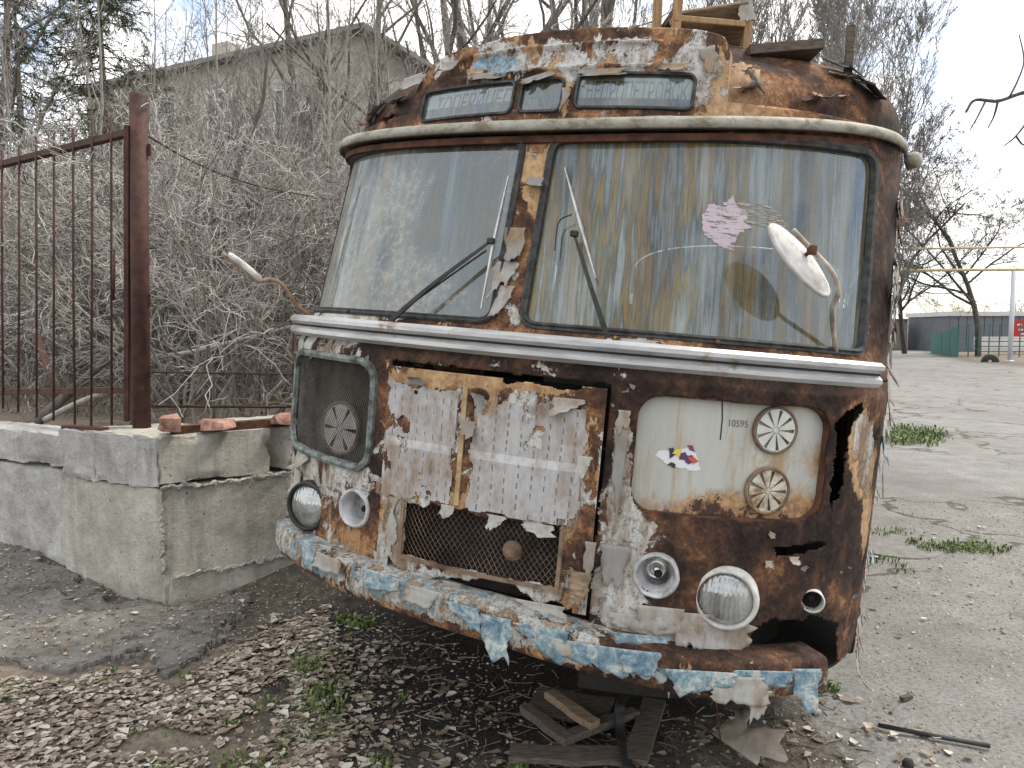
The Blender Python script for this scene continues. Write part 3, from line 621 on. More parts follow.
def front_holes(C, u, v):
    x, z = C[:, 0], C[:, 2]; h = rrect(np.abs(x)+ragged(C, 9, .02, 4)*(x > 0), z+ragged(C, 9, .02, 6)*(x > 0), OPN[0], OPN[1]+.015*(x > 0), OPN[2], OPN[3], .07)
    for k_, (lx, lz, lr) in LAMPS.items(): h |= np.hypot(x-lx, z-lz) < lr*(.92 if k_ != 'mark' else .9)
    ju, jv = ragged(C, 22, 14, 8), ragged(C, 22, 14, 9)
    for v_ in (void1, void2, void3): h |= pip(u+ju, v+jv, v_)
    h |= pip(u+ju*.3, v+jv*.3, hatch_px)
    h |= (v+jv*1.2 > 657) & (u > 600) & (z < .7) & (x > .55) & (u < 836)
    h |= (v+jv*.7 > 664) & (u > 832)
    h |= z+ragged(C, 14, .05, 12) < np.interp(x, BUX, BUZ)-.02
    return h
skin('front_panel', np.linspace(-math.pi/2, math.pi/2, 560), np.arange(.60, 1.556, .0055), M_['wreck'], front_holes, base=(.03, .0, .02))
# apron shadow side: radiator crossmember behind the hatch
V, F = sweep(S(np.linspace(tx(-.42), tx(.42), 20), np.full(20, 1.1), -.16), [(-.01, -.36), (.01, -.36), (.01, .36), (-.01, .36)], up=(0, 0, 1)); mk('radiator', V, F, M_['dark'], bus)
V, F = sweep(S(np.linspace(.30, 1.50, 24), np.full(24, .78), -.26), [(-.004, -.36), (.004, -.36), (.004, .30), (-.004, .30)], up=(0, 0, 1)); mk('inner_guard', V, F, M_['dark'], bus)
tp_ = np.linspace(.25, 1.5, 20); A9 = S(tp_, np.full(20, .60), -.03); B9 = A9.copy(); B9[:, 1] = 1.75; mk('floor_pan', np.concatenate([A9, B9]), [(i, i+1, 21+i, 20+i) for i in range(19)], M_['dark'], bus, solid=.01)
# hatch in the middle of the front
HX0, HX1, HZ0, HZ1 = -.375, .368, .775, 1.468
hz = [un(u, v) for u, v in ((408, 497), (559, 527), (556, 587), (402, 551))]
GX0, GX1, GZ0, GZ1 = -.265, .270, .848, 1.032
def hatch_holes(C, u, v):
    x, z = C[:, 0], C[:, 2]; h = (x > GX0+ragged(C, 20, .02, 3)) & (x < GX1+ragged(C, 20, .02, 4)) & (z > GZ0+ragged(C, 25, .03, 5)) & (z < GZ1+ragged(C, 25, .05, 6))
    h |= (z < HZ0+.035+ragged(C, 11, .12, 9)+.015*np.sin(x*14)) & (np.abs(x) < .33)
    h |= np.hypot((u-478), (v-398)*1.1)+ragged(C, 40, 8, 2) < 0
    h |= (z > HZ1-.012+ragged(C, 16, .03, 14)) & (x > .05) & (x < .3)
    return h
hb = len(BLOBS)
BLOBS += [(500, 378, 120, 12, -.1, .20, -.2, 0, .14), (560, 470, 60, 70, -.1, .12, .06, 0, .10), (480, 398, 10, 10, .5, -.5, -.5, 0, -.1), (400, 540, 30, 60, -.1, .06, .06, 0, .12), (470, 590, 90, 16, -.1, .08, .20, 0, .1), (590, 480, 10, 110, .12, 0, -.1, 0, .05), (486, 430, 10, 60, -.2, .4, -.4, 0, 0)]
hatch = skin('hatch', np.linspace(tx(HX0), tx(HX1), 210), np.linspace(HZ0, HZ1, 200), M_['wreck'], hatch_holes, off=.016, base=(-.02, .04, .06), baseB=(0, .05), seed=9)
# papers pasted on the hatch
def sheet(name, x0, x1, z0, z1, off, mat, parent, tear=.05, seed=1, nx=40, nz=60, curl=.0, tear_bot=None):
    xs_ = np.linspace(x0, x1, nx); zs_ = np.linspace(z0, z1, nz); X_, Z_ = np.meshgrid(xs_, zs_)
    t_ = np.arcsin(X_/1.17); q = np.stack([X_*1.0, Z_, 0*X_+seed], -1)
    lift = .0015+.004*np.clip(fbm(q*9, 3, seed)-.5, 0, 1)+curl*np.clip((Z_-(z1-.07))/.07, 0, 1)**2*np.clip(fbm(q*12, 2, seed+4)-.35, 0, 1)*3
    P = S(t_, Z_, off)+np.stack([np.sin(t_), -np.cos(t_), 0*t_], -1)*lift[..., None]
    uu, vv = (X_-x0)/(x1-x0), (Z_-z0)/(z1-z0); n1 = fbm(q*14, 4, seed+1)
    d = np.minimum(np.minimum((X_-x0), (x1-X_))*1.3, np.minimum((z1-Z_), (Z_-z0)*(1.0 if tear_bot is None else tear_bot)))
    keep_ = d > (n1-.38)*tear; keep_ &= ~((n1 > .72) & (fbm(q*5, 3, seed+7) > .52))
    i = np.arange(nz-1)[:, None]*nx+np.arange(nx-1)[None]; k_ = keep_[:-1, :-1] & keep_[1:, 1:] & keep_[1:, :-1] & keep_[:-1, 1:]
    F = np.stack([i, i+1, i+nx+1, i+nx], -1)[k_]
    us = np.unique(F); r_ = -np.ones(nx*nz, int); r_[us] = np.arange(len(us))
    return mk(name, P.reshape(-1, 3)[us], r_[F], mat, parent, smooth=True, uv=np.stack([uu, vv], -1).reshape(-1, 2)[us])
a_ = sheet('notice_paper', -.368, -.085, 1.03, 1.425, .019, M_['notice'], hatch, .07, 3, 60, 90, .02); a_['label'] = 'grey pasted notice sheet with rows of tear-off slits, left half of hatch'
a_ = sheet('notice_paper', -.045, .325, 1.04, 1.415, .019, M_['notice'], hatch, .08, 11, 70, 90, .03); a_['label'] = 'grey pasted notice sheet with rows of tear-off slits, right half of hatch'
sheet('paper_scrap', -.35, -.28, .80, 1.05, .019, M_['paper'], hatch, .10, 22, 20, 40)
V, F = sweep([SX(-.072, z, .021) for z in np.linspace(1.05, 1.43, 12)], [(-.008, -.003), (.008, -.003), (.008, .003), (-.008, .003)], up=Nrm(0, 1.2)); 
strip = mk('strap', V, F, simple('yellowed_strap', (.24, .15, .07), (.50, .40, .24), 20, .8), hatch)
# expanded metal grilles
def expanded(name, pts_fn, nu, nv, wu, mat, parent, r):
    """diamond mesh; pts_fn(u,v) -> point; strands zigzag"""
    VV, FF = [], []; n = 0
    for i in range(nv+1):
        k = np.arange(nu*2+1); u_ = k/(2*nu); v_ = (i+np.where((k+i) % 2 == 0, -.5, .5))/nv; v_ = np.clip(v_, 0, 1)
        P = pts_fn(u_, v_); V, F = sweep(P, circ(r, 4), caps=False, up=(0, -1, 0)); VV.append(V); FF.append(np.array(F)+n); n += len(V)
    return mk(name, np.concatenate(VV), np.concatenate(FF), mat, parent)
def lin(a, b, u_): return a+(b-a)*u_
M_['meshmetal'] = simple('rusty_expanded_metal', (.07, .042, .028), (.24, .17, .115), 10, .7, bstr=.4)
expanded('grille_mesh', lambda u_, v_: S(np.arcsin(lin(GX0-.02, GX1+.02, u_)/1.17), lin(GZ0-.02, GZ1+.02, v_), -.012+.012*np.sin(u_*9)*np.sin(v_*3.1)), 30, 17, 0, M_['meshmetal'], hatch, .0016)
V, F = lathe([(.0, .012), (.018, .012), (.03, .006), (.034, 0)], 14, SX(.12, .93, -.008), frame_of(Nrm(.12, .93))); mk('badge', V, F, M_['meshmetal'], hatch)
rim = [(GX0-.012, GZ0), (GX1+.01, GZ0), (GX1+.01, GZ1), (GX1+.012, GZ1)]
for p, q in (((GX0-.006, GZ0-.01), (GX0-.006, GZ1)), ((GX1+.006, GZ0-.02), (GX1+.006, GZ1-.01)), ((GX0-.01, GZ0-.006), (GX1+.01, GZ0-.006))):
    pts = [SX(lin(p[0], q[0], s), lin(p[1], q[1], s), .022) for s in np.linspace(0, 1, 14)]
    V, F = sweep(pts, [(-.006, -.004), (.006, -.004), (.006, .004), (-.006, .004)], up=(0, -1, 0)); mk('grille_trim', V, F, M_['meshmetal'], hatch)
# left opening: framed mesh; right opening: vent panel with two round vents
def ring_path(x0, x1, z0, z1, r, n=10, sgn=1, off=.0, wfn=SX):
    pts = []
    for cx_, cz_, a0 in ((x1-r, z1-r, 0), (x0+r, z1-r, 90), (x0+r, z0+r, 180), (x1-r, z0+r, 270)):
        for a in np.linspace(0, 90, n): pts.append((cx_+r*math.cos(R(a0+a)), cz_+r*math.sin(R(a0+a))))
    out = []
    for (xa, za), (xb, zb) in zip(pts, pts[1:]+pts[:1]):
        L = max(1, int(math.hypot(xb-xa, zb-za)/.03))
        for k in range(L): out.append((lin(xa, xb, k/L), lin(za, zb, k/L)))
    return np.array([wfn(sgn*x, z, off) for x, z in out])
lg = empty('speaker_grille'); lg.parent = bus
path = ring_path(OPN[0]-.012, OPN[1]+.01, OPN[2]-.012, OPN[3]+.008, .075, sgn=-1, off=.006)
upn = np.array([Nrm(p[0]*.999, p[2]) for p in path])
V, F = sweep(path, [(-.013, -.012), (.013, -.012), (.012, .008), (0, .013), (-.012, .008)], closed=True, up=upn); mk('grille_frame', V, F, M_['teal'], lg, smooth=False)
expanded('fine_mesh', lambda u_, v_: S(np.arcsin(lin(-OPN[1], -OPN[0], u_)/1.17), lin(OPN[2], OPN[3], v_), -.006), 46, 40, 0, simple('grey_wire_mesh', (.06, .055, .048), (.17, .165, .15), 8, .6), lg, .00105)
def vent(parent, c, n, r, mat, name='round_vent', slots=9):
    c = np.asarray(c)
    Mx = frame_of(n); V, F = lathe([(.0, .006), (r*.12, .006), (r*.15, .002), (r*.16, 0)], 20, c, Mx)
    hub = MB(); hub.add(V, F)
    e = empty(name); e.parent = parent
    V, F = lathe([(r*.93, .0), (r*.95, .008), (r, .008), (r*1.05, .006), (r*1.06, -.004)], 40, c, Mx); mk('vent_rim', V, F, M_['meshmetal'], e, smooth=True)
    for k in range(slots):                 # petals between the slots
        a0 = 2*math.pi*k/slots+.10; a1 = 2*math.pi*(k+1)/slots-.10
        ring = []
        for rr, da in ((.17, .0), (.9, .0)):
            aa = np.linspace(a0 if rr > .5 else a0-.05, a1 if rr > .5 else a1+.05, 6); ring.append([(math.cos(a)*r*rr, math.sin(a)*r*rr, .003) for a in aa])
        V = np.array(ring[0]+ring[1]); F = [(j, j+1, 7+j, 6+j) for j in range(5)]
        mk('blade', V@Mx.T+c, F, mat, e, solid=.003)
    V, F = lathe([(r*.88, .003), (r*.95, .003)], 40, c, Mx); hub.add(V, F); V, F = lathe([(.0, .0031), (r*.19, .0031)], 20, c, Mx); hub.add(V, F)
    hub.build('hub', mat, e)
    V, F = lathe([(.0, -.012), (r*1.0, -.012)], 24, c, Mx); mk('vent_back', V, F, M_['dark'], e)
V, F = sweep(S(np.linspace(tx(-1.08), tx(-.40), 20), np.full(20, 1.28), -.09), [(-.004, -.24), (.004, -.24), (.004, .24), (-.004, .24)], up=(0, 0, 1)); mk('backing', V, F, simple('speaker_backing', (.030, .026, .02), (.075, .065, .05), 6, .9), lg)
def unoff(u, v, off): x, z = un(u, v, off); return x, z
vx, vz = un(339, 427, -.06)
vent(lg, SX(vx, vz, -.06), Nrm(vx, vz)*.5+np.array([0, -.5, 0]), .098, simple('dusty_speaker_cone', (.30, .30, .28), (.48, .47, .44), 14, .8), slots=6)
rp = empty('vent_panel'); rp.parent = bus
RO = -.030
ts_ = np.linspace(tx(.42), tx(1.022), 90); zs_ = np.arange(1.03, 1.50, .008)
T, Z = np.meshgrid(ts_, zs_); P = S(T, Z, RO+.022*np.clip((T-tx(.85))/.25, 0, 1)*0); V = P.reshape(-1, 3); u_, v_ = bpx(V)
mA = np.zeros((len(V), 3)); mA[:, 0] = .26*np.clip((v_-506)/16, -.5, 1); mA[:, 1] = .26*np.clip((v_-488)/20, -.4, 1)
for bx_, by_, rr, d0, d1 in ((712, 505, 16, .3, .2), (775, 430, 42, 0, .14), (773, 488, 42, .02, .22), (818, 460, 14, .0, .30), (694, 506, 8, .2, .1)):
    g_ = np.exp(-(np.hypot(u_-bx_, v_-by_)/rr)**2); mA[:, 0] += g_*d0; mA[:, 1] += g_*d1
m_ = len(ts_); i = np.arange(len(zs_)-1)[:, None]*m_+np.arange(m_-1)[None]; F = np.stack([i, i+1, i+m_+1, i+m_], -1).reshape(-1, 4)
mk('panel_sheet', V, F, M_['vent'], rp, smooth=True, attrs={'mA': mA}, solid=.003)
ventmat = simple('rust_edged_vent_enamel', (.42, .42, .39), (.56, .57, .55), 11, .65, bstr=.4); ventmat2 = simple('rusted_vent_enamel', (.20, .12, .05), (.54, .52, .46), 26, .7, bstr=.4)
def unR(u, v): x, z = un(u, v, RO*1.0); return x, z
for (u, v, mt) in ((780, 430, ventmat), (772, 490, ventmat2)):
    x, z = unR(u, v); vent(rp, SX(x, z, RO+.006), Nrm(x, z), .070, mt, slots=9)
path = ring_path(OPN[0]-.004, OPN[1]+.02, OPN[2]-.004, OPN[3]+.004, .075, sgn=1, off=-.012); upn = np.array([Nrm(p[0]*.999, p[2]) for p in path])
V, F = sweep(path, [(-.008, -.016), (.008, -.016), (.006, .008), (-.006, .008)], closed=True, up=upn); mk('panel_lip', V, F, M_['rust'], rp)
seam = [unR(u, v) for u, v in ((727, 398), (727, 420), (725, 440))]; V, F = tube([SX(x, z, RO+.0) for x, z in seam], .0022, 6); mk('seam', V, F, M_['dark'], rp)
# sticker remnants on the vent panel
def blob_patch(name, pxs, off, mat, parent, surf=SX, thick=.0008):
    c = np.mean(pxs, 0); rj = np.random.default_rng(int(pxs[0][0]*7+pxs[0][1])); px2 = []
    for p_, q_ in zip(pxs, pxs[1:]+pxs[:1]):
        L9 = max(1, int(math.hypot(q_[0]-p_[0], q_[1]-p_[1])/2.5)); px2 += [(lin(p_[0], q_[0], k/L9)+rj.normal()*.8, lin(p_[1], q_[1], k/L9)+rj.normal()*.8) for k in range(L9)]
    pts = [surf(*un(*p, off), off) for p in px2]
    V = np.array(pts); n = len(pts); return mk(name, V, [tuple(range(n))], mat, parent)
def flat(name, c, rough=.6): t = NT(name); n = t.noise(30, 5, .6); return t.done(t.bsdf(t.mix(t.math('MULTIPLY', n, .5), c, tuple(x*.6 for x in c)), rough))
stk = [('sticker white', (.66, .67, .70), [(658, 455), (664, 450), (678, 452), (690, 448), (698, 450), (703, 462), (706, 470), (694, 470), (684, 468), (672, 466)], .0012),
       ('sticker yellow', (.70, .55, .05), [(678, 450), (683, 449), (685, 454), (681, 457), (677, 454)], .003), ('sticker purple', (.10, .04, .12), [(684, 455), (690, 452), (697, 457), (700, 463), (690, 462), (683, 459)], .0024),
       ('sticker red', (.50, .09, .04), [(692, 457), (697, 456), (702, 462), (696, 464)], .0034), ('sticker navy', (.03, .03, .06), [(672, 448), (677, 447), (678, 455), (674, 458)], .0026), ('sticker plum', (.16, .05, .09), [(690, 446), (696, 446), (699, 453), (694, 451)], .0026), ('sticker black', (.03, .03, .04), [(670, 466), (674, 461), (679, 464), (678, 468)], .0026)]
so_ = empty('sticker_remnant'); so_.parent = bus
for nm, c, pxs, off in stk: blob_patch('sticker_piece', pxs, RO+off, flat(nm, c), so_)
def text_obj(name, body, parent, size, mat, place, squeeze=1.0, extr=.0006):
    cu = bpy.data.curves.new(name, 'FONT'); cu.body = body; cu.size = size; cu.align_x = 'CENTER'; cu.align_y = 'CENTER'; cu.extrude = extr
    ob = bpy.data.objects.new(name+'_tmp', cu); COL.objects.link(ob); bpy.context.view_layer.update()
    me = bpy.data.meshes.new_from_object(ob.evaluated_get(bpy.context.evaluated_depsgraph_get())); bpy.data.objects.remove(ob)
    n = len(me.vertices); co = np.empty(n*3, np.float32); me.vertices.foreach_get('co', co); co = co.reshape(-1, 3); co[:, 0] *= squeeze
    me.vertices.foreach_set('co', np.asarray(place(co), np.float32).ravel()); me.materials.append(mat); me.update(); me.name = name
    o = bpy.data.objects.new(name, me); COL.objects.link(o); o.parent = parent; return o
ink = flat('faded ink', (.17, .17, .165), .8)
cx_, cz_ = unR(743, 424); text_obj('stencil_number', '10595', rp, .030, ink, lambda c: np.array([SX(cx_+p[0], cz_+p[1], RO+.001+p[2]) for p in c]), .8)
# chrome belt, two ridges
tb = np.linspace(-1.5, tx(1.10), 90); zb = 1.572
def beltz(t): return zb+0*t
def band(name, z0, z1, depth, mat, t0=tb, offb=.028):
    Pm = S(t0, np.full(len(t0), (z0+z1)/2)); Pm[:, 1] = BD*(1-np.cos(t0))+0*t0; Pm[:, 0] = 1.185*np.sin(t0); nn = np.stack([np.sin(t0)*BD, -np.cos(t0)*1.2, 0*t0], -1); nn /= np.linalg.norm(nn, axis=1)[:, None]
    Pm = Pm+nn*.0; h = (z1-z0)/2
    V, F = sweep(Pm, [(-.005, -h), (-.005, h), (depth*.55, h), (depth, h*.35), (depth, -h*.35), (depth*.6, -h)], up=(0, 0, 1)); return V, F
bt = empty('belt_trim'); bt.parent = bus
chk = band('x', 1.53, 1.61, .03, None)
sgn_ = 1
V, F = band('x', 1.578, 1.613, -.034, None); mk('upper_ridge', V, F, M_['alu'], bt, smooth=False)
V, F = band('x', 1.534, 1.572, -.030, None); mk('lower_ridge', V, F, M_['alu'], bt, smooth=False)
V, F = band('x', 1.570, 1.580, -.020, None); mk('groove', V, F, M_['dark'], bt)
for u, v in ((308, 329), (347, 311), (403, 346), (771, 373), (575, 345), (716, 342)):
    x, z = un(u, v, .02); V, F = lathe([(0, .006), (.006, .006), (.009, 0)], 10, SX(x, z, .030 if z < 1.6 else .012), frame_of(Nrm(x, z))); mk('screw', V, F, M_['rust'], bt)
# windscreen surround and panes
WI = (.052, 1.640, 2.262, 2.318)     # inner x, bottom z, top z at the middle and outside
def wtop(x): return 2.268+.055*(abs(x)/1.05)**2
TO = [tx(1.075, 1.65), tx(1.060, 2.3)]
def win_outline(sg, grow=0.0, n=9):
    wrap = .16 if sg < 0 else 0.0; t0 = tx(WI[0], 1.65)-grow; t1b, t1t = TO[0]+grow+wrap, TO[1]+grow+wrap; zb_ = WI[1]-grow
    C = [(t1t, 2.318+grow), (t0, 2.265+grow), (t0, zb_), (t1b, zb_)]; rad = [.09+grow, .05+grow, .05+grow, .05+grow]
    pts = []
    for k in range(4):
        p = np.array(C[k]); a = np.array(C[k-1]); b = np.array(C[(k+1) % 4]); da = (a-p)/np.linalg.norm(a-p); db = (b-p)/np.linalg.norm(b-p); r_ = rad[k]
        for s in np.linspace(0, 1, n):
            q = (1-s)**2*(p+da*r_)+2*s*(1-s)*p+s**2*(p+db*r_); pts.append(q)
    out = []
    for p, q in zip(pts, pts[1:]+pts[:1]):
        L = max(1, int(np.linalg.norm(q-p)/.04))
        for k in range(L): out.append(p+(q-p)*k/L)
    return [(sg*a, b) for a, b in out]
WO = {sg: win_outline(sg) for sg in (-1, 1)}
def frame_holes(C, u, v):
    t = np.arcsin(np.clip(C[:, 0]/np.interp(C[:, 2], PZ, PW), -1, 1)); h = np.zeros(len(C), bool)
    for sg in (-1, 1): h |= pip(t, C[:, 2], WO[sg])
    return h
skin('windscreen_surround', np.linspace(-math.pi/2, math.pi/2, 330), np.arange(1.556, 2.42, .009), M_['wreck'], frame_holes, dent=.002, base=(.02, .0, -.02), baseB=(0, .05), seed=5)
for sg, mt, lb in ((-1, 'glassL', 'milky windscreen half with flaking film'), (1, 'glassR', 'windscreen half with ochre and white run marks')):
    ts2 = np.linspace(tx(WI[0], 1.65)-.02, max(TO)+.03+(.16 if sg < 0 else 0), 80)*sg; zs2 = np.linspace(1.62, 2.335, 44); T, Z = np.meshgrid(ts2, zs2); P = S(T, Z, -.012)
    nx_ = len(ts2); i = np.arange(len(zs2)-1)[:, None]*nx_+np.arange(nx_-1)[None]; F = np.stack([i, i+1, i+nx_+1, i+nx_], -1).reshape(-1, 4)
    if sg < 0: F = F[:, ::-1]
    C = P.reshape(-1, 3)[F].mean(1); tc_ = np.arcsin(C[:, 0]/np.interp(C[:, 2], PZ, PW)); F = F[pip(tc_, C[:, 2], win_outline(sg, .012))]
    us = np.unique(F); r_ = -np.ones(P.size//3, int); r_[us] = np.arange(len(us))
    wo = mk('windscreen', P.reshape(-1, 3)[us], r_[F], M_[mt], bus, smooth=True, uv=np.stack([T*1.05+.06*(Z-1.6), Z], -1).reshape(-1, 2)[us]); wo['label'] = lb
    path = np.array([S(np.array(a), np.array(b), .002) for a, b in WO[sg]]); un_ = np.array([[math.sin(a), -math.cos(a), .2] for a, b in WO[sg]])
    V, F = sweep(path, [(-.013, -.014), (.013, -.014), (.011, .005), (.003, .009), (-.003, .004), (-.011, .006)], closed=True, up=un_); mk('gasket', V, F, M_['gasket'], wo, smooth=False)
# scraped pink sticker on the glass
def worn(name, c, lo, hi, sc=(1, 1, 1), k=24):
    t = NT(name); n = t.noise(k, 8, .75, t.mapped(sc, rot=(0, .6, 0))); b = t.bsdf(t.mix(t.noise(40, 4, .6), c, tuple(x*.7 for x in c)), .8); m = t.node('ShaderNodeMixShader', {0: t.step(n, lo, hi), 1: t.node('ShaderNodeBsdfTransparent').outputs[0], 2: b.outputs[0]}); return t.done(m)
pst = worn('scraped_pink_sticker', (.52, .45, .49), .40, .46, (1, 1, 4.5)); smear = worn('sticker_glue_smear', (.40, .36, .31), .48, .56, (1, 1, 9), 30)
st = empty('sticker_remnant'); st.parent = bus
for pxs in ([(703, 215), (712, 204), (722, 206), (734, 197), (738, 206), (750, 213), (746, 222), (754, 228), (742, 232), (737, 240), (735, 250), (725, 250), (714, 241), (705, 235)],
            [(738, 204), (752, 201), (768, 205), (780, 213), (788, 226), (780, 232), (764, 228), (746, 222)]):
    blob_patch('sticker_piece', pxs, -.0095, pst if pxs[0][0] == 703 else smear, st)
# drip rail over the windscreen
tr_ = np.linspace(-math.pi/2, math.pi/2, 100); RZ = lambda t: 2.300+np.where(t > 0, .100, .075)*np.sin(t)**2
Pr = S(tr_, RZ(tr_), .004-.034*np.sin(tr_)**4*(tr_ > 0)+.010*(tr_ < -.6)*np.clip(-tr_-.6, 0, .5)*2)
V, F = sweep(Pr, [(.0, -.020), (.0, .026), (-.030, .026), (-.046, .021), (-.055, .011), (-.058, -.002), (-.054, -.014), (-.046, -.018), (-.044, -.002), (-.03, .010)], up=(0, 0, 1)); dr = mk('drip_rail', V, F, M_['cream'], bus, smooth=True)
V, F = sweep(Pr+[0, 0, -.036], [(.0, -.012), (.0, .012), (-.022, .010), (-.022, -.012)], up=(0, 0, 1)); mk('under_rail', V, F, M_['rust'], bus)
# roof: domed front, straight back to the tail
LEN = 6.7; RH = .425; RZ0 = 2.36
hs = np.concatenate([np.linspace(0, .9, 18), np.linspace(.93, 1, 10)])
ring = []
for h in hs:
    Wr = 1.145*(1-h**2.8)**.44 if h < 1 else .0; y0 = .308+.60*(1-math.sqrt(max(0, 1-h*h)))
    tt = np.linspace(-math.pi/2, math.pi/2, 121); Dd = BD*max(Wr/1.125, .02)
    fx = Wr*np.sin(tt); fy = y0+Dd*(1-np.cos(tt)); z = RZ0+RH*h
    yb = LEN-.3*h; sides = np.linspace(0, 1, 24)[1:]
    L_ = [(-Wr, y0+Dd+(yb-y0-Dd)*s, z) for s in sides[::-1]]; Rr_ = [(Wr, y0+Dd+(yb-y0-Dd)*s, z) for s in sides]
    ring.append(np.array(L_+list(zip(fx, fy, np.full(121, z)))+Rr_))
G = np.array(ring); ec = np.clip(1-np.abs(np.arange(G.shape[1])-83)/60, 0, 1)
G[:, :, 2] += (RZ(np.clip(np.linspace(-1, 1, G.shape[1])*math.pi/2*1.38, -math.pi/2, math.pi/2))-2.300)[None]*.8*(1-hs[:, None])
G += (fbm(G*6, 4, 31)-.5)[..., None]*.014*np.array([.5, -1, .8])
m_ = G.shape[1]; i = np.arange(len(hs)-1)[:, None]*m_+np.arange(m_-1)[None]; F = np.stack([i, i+1, i+m_+1, i+m_], -1).reshape(-1, 4)
V = G.reshape(-1, 3); roof = mk('roof', V, F, M_['wreck_roof'], bus, smooth=True, attrs=bias(V, (.09, .01, -.03), (0, .02)))
# destination box on the roof front
BX = .575; bz0, bz1 = 2.335, 2.665
out2 = [(-BX-.03, bz0), (-BX+.02, 2.52), (-BX+.09, 2.60), (-.35, 2.635), (0, 2.66), (.35, 2.658), (BX-.06, 2.645), (BX-.012, 2.61), (BX, 2.54), (BX+.012, bz0)]
out2 = smooth_path([(a, 0, b) for a, b in out2], 60)[:, [0, 2]]
def boxface(x, z, off=0.0): p = SX(x, min(z, 2.46), off); p = p.copy(); p[2] = z; p[1] += max(0, z-2.46)*.26; return p
nv = 34; rows = []
for j, s in enumerate(np.linspace(0, 1, nv)):
    rows.append([boxface(a, lin(bz0, b, s), .012) for a, b in out2])
Gf = np.array(rows)
sign_holes = [(-.508, -.118, 2.362, 2.478), (-.090, .060, 2.362, 2.478), (.108, .480, 2.372, 2.492)]
m_ = Gf.shape[1]
# finer face by resampling
aa = np.linspace(0, m_-1, 220); rr = np.linspace(0, nv-1, 60)
def resamp(G_, rr, aa):
    i0 = np.clip(np.floor(rr).astype(int), 0, G_.shape[0]-2); fr_ = (rr-i0)[:, None, None]; j0 = np.clip(np.floor(aa).astype(int), 0, G_.shape[1]-2); fa = (aa-j0)[None, :, None]
    A_ = G_[i0][:, j0]*(1-fa)+G_[i0][:, j0+1]*fa; B_ = G_[i0+1][:, j0]*(1-fa)+G_[i0+1][:, j0+1]*fa; return A_*(1-fr_)+B_*fr_
Gf = resamp(Gf, rr, aa); nrm_ = np.array([0, -1, .25])
# pressed oval swage above the windows
xx, zz = Gf[..., 0], Gf[..., 2]; zc = 2.553+.02*(xx+.05); dd = np.hypot(np.maximum(np.abs(xx+.0)-.34, 0), (zz-zc)) ; swage = np.exp(-((dd-.042)/.009)**2)
Gf = Gf+nrm_*(swage*.014+(fbm(Gf*8, 4, 41)-.5)*.010)[..., None]
back = Gf[-1][None]+np.linspace(0, 1, 14)[1:, None, None]*np.array([0, .75, .02])+0
Gb = np.concatenate([Gf, back]); m_ = Gb.shape[1]
i = np.arange(len(Gb)-1)[:, None]*m_+np.arange(m_-1)[None]; F = np.stack([i, i+1, i+m_+1, i+m_], -1).reshape(-1, 4); V = Gb.reshape(-1, 3)
C = V[F].mean(1); hol = np.zeros(len(F), bool); nf = (len(rr)-1)*(m_-1)
for x0, x1, z0, z1 in sign_holes: hol |= rrect(C[:, 0], C[:, 2], x0, x1, z0, z1, .02) & (np.arange(len(F)) < nf)
F = F[~hol]
sb_ = mk('sign_box', V, F, M_['wreck_roof'], bus, smooth=True, attrs=bias(V, (.0, .03, .02), (.0, .08)), solid=.004)
boardm = simple('yellowed_route_board', (.46, .48, .46), (.62, .63, .60), 9, .7); lett = flat('faded_route_letters', (.035, .04, .045), .8)
for k, (x0, x1, z0, z1) in enumerate(sign_holes):
    pth = ring_path(x0, x1, z0, z1, .022, 6, 1, .016, boxface); V, F = sweep(pth, [(-.006, -.006), (.006, -.006), (.004, .005), (-.004, .005)], closed=True, up=(0, -1, .2))
    sg = empty('route_sign'); sg.parent = bus; mk('sign_gasket', V, F, M_['gasket'], sg)
    xs_ = np.linspace(x0-.004, x1+.004, 20); zs_ = np.linspace(z0-.004, z1+.004, 8); P = np.array([[boxface(x, z, .008) for x in xs_] for z in zs_]); i = np.arange(7)[:, None]*20+np.arange(19)[None]
    F = np.stack([i, i+1, i+21, i+20], -1).reshape(-1, 4); mk('sign_glass', P.reshape(-1, 3), F, M_['glassS'], sg, smooth=True)
    P2 = np.array([[boxface(x, z, -.004) for x in xs_] for z in zs_]); mk('route_board', P2.reshape(-1, 3), F, boardm if k != 1 else M_['dark'], sg)
    if k == 0: text_obj('lettering', 'ТОПЕРИЦЕГ', sg, .092, lett, lambda c: np.array([boxface(-.30+p[0]+p[1]*.12, 2.418+p[1]+.02*p[0], -.0025+p[2]) for p in c]), .58)
    if k == 2: text_obj('lettering', 'НЕПРОПЕТРОВСК', sg, .092, lett, lambda c: np.array([boxface(.300+p[0], 2.432+p[1]*1.0, -.0025+p[2]) for p in c]), .405)
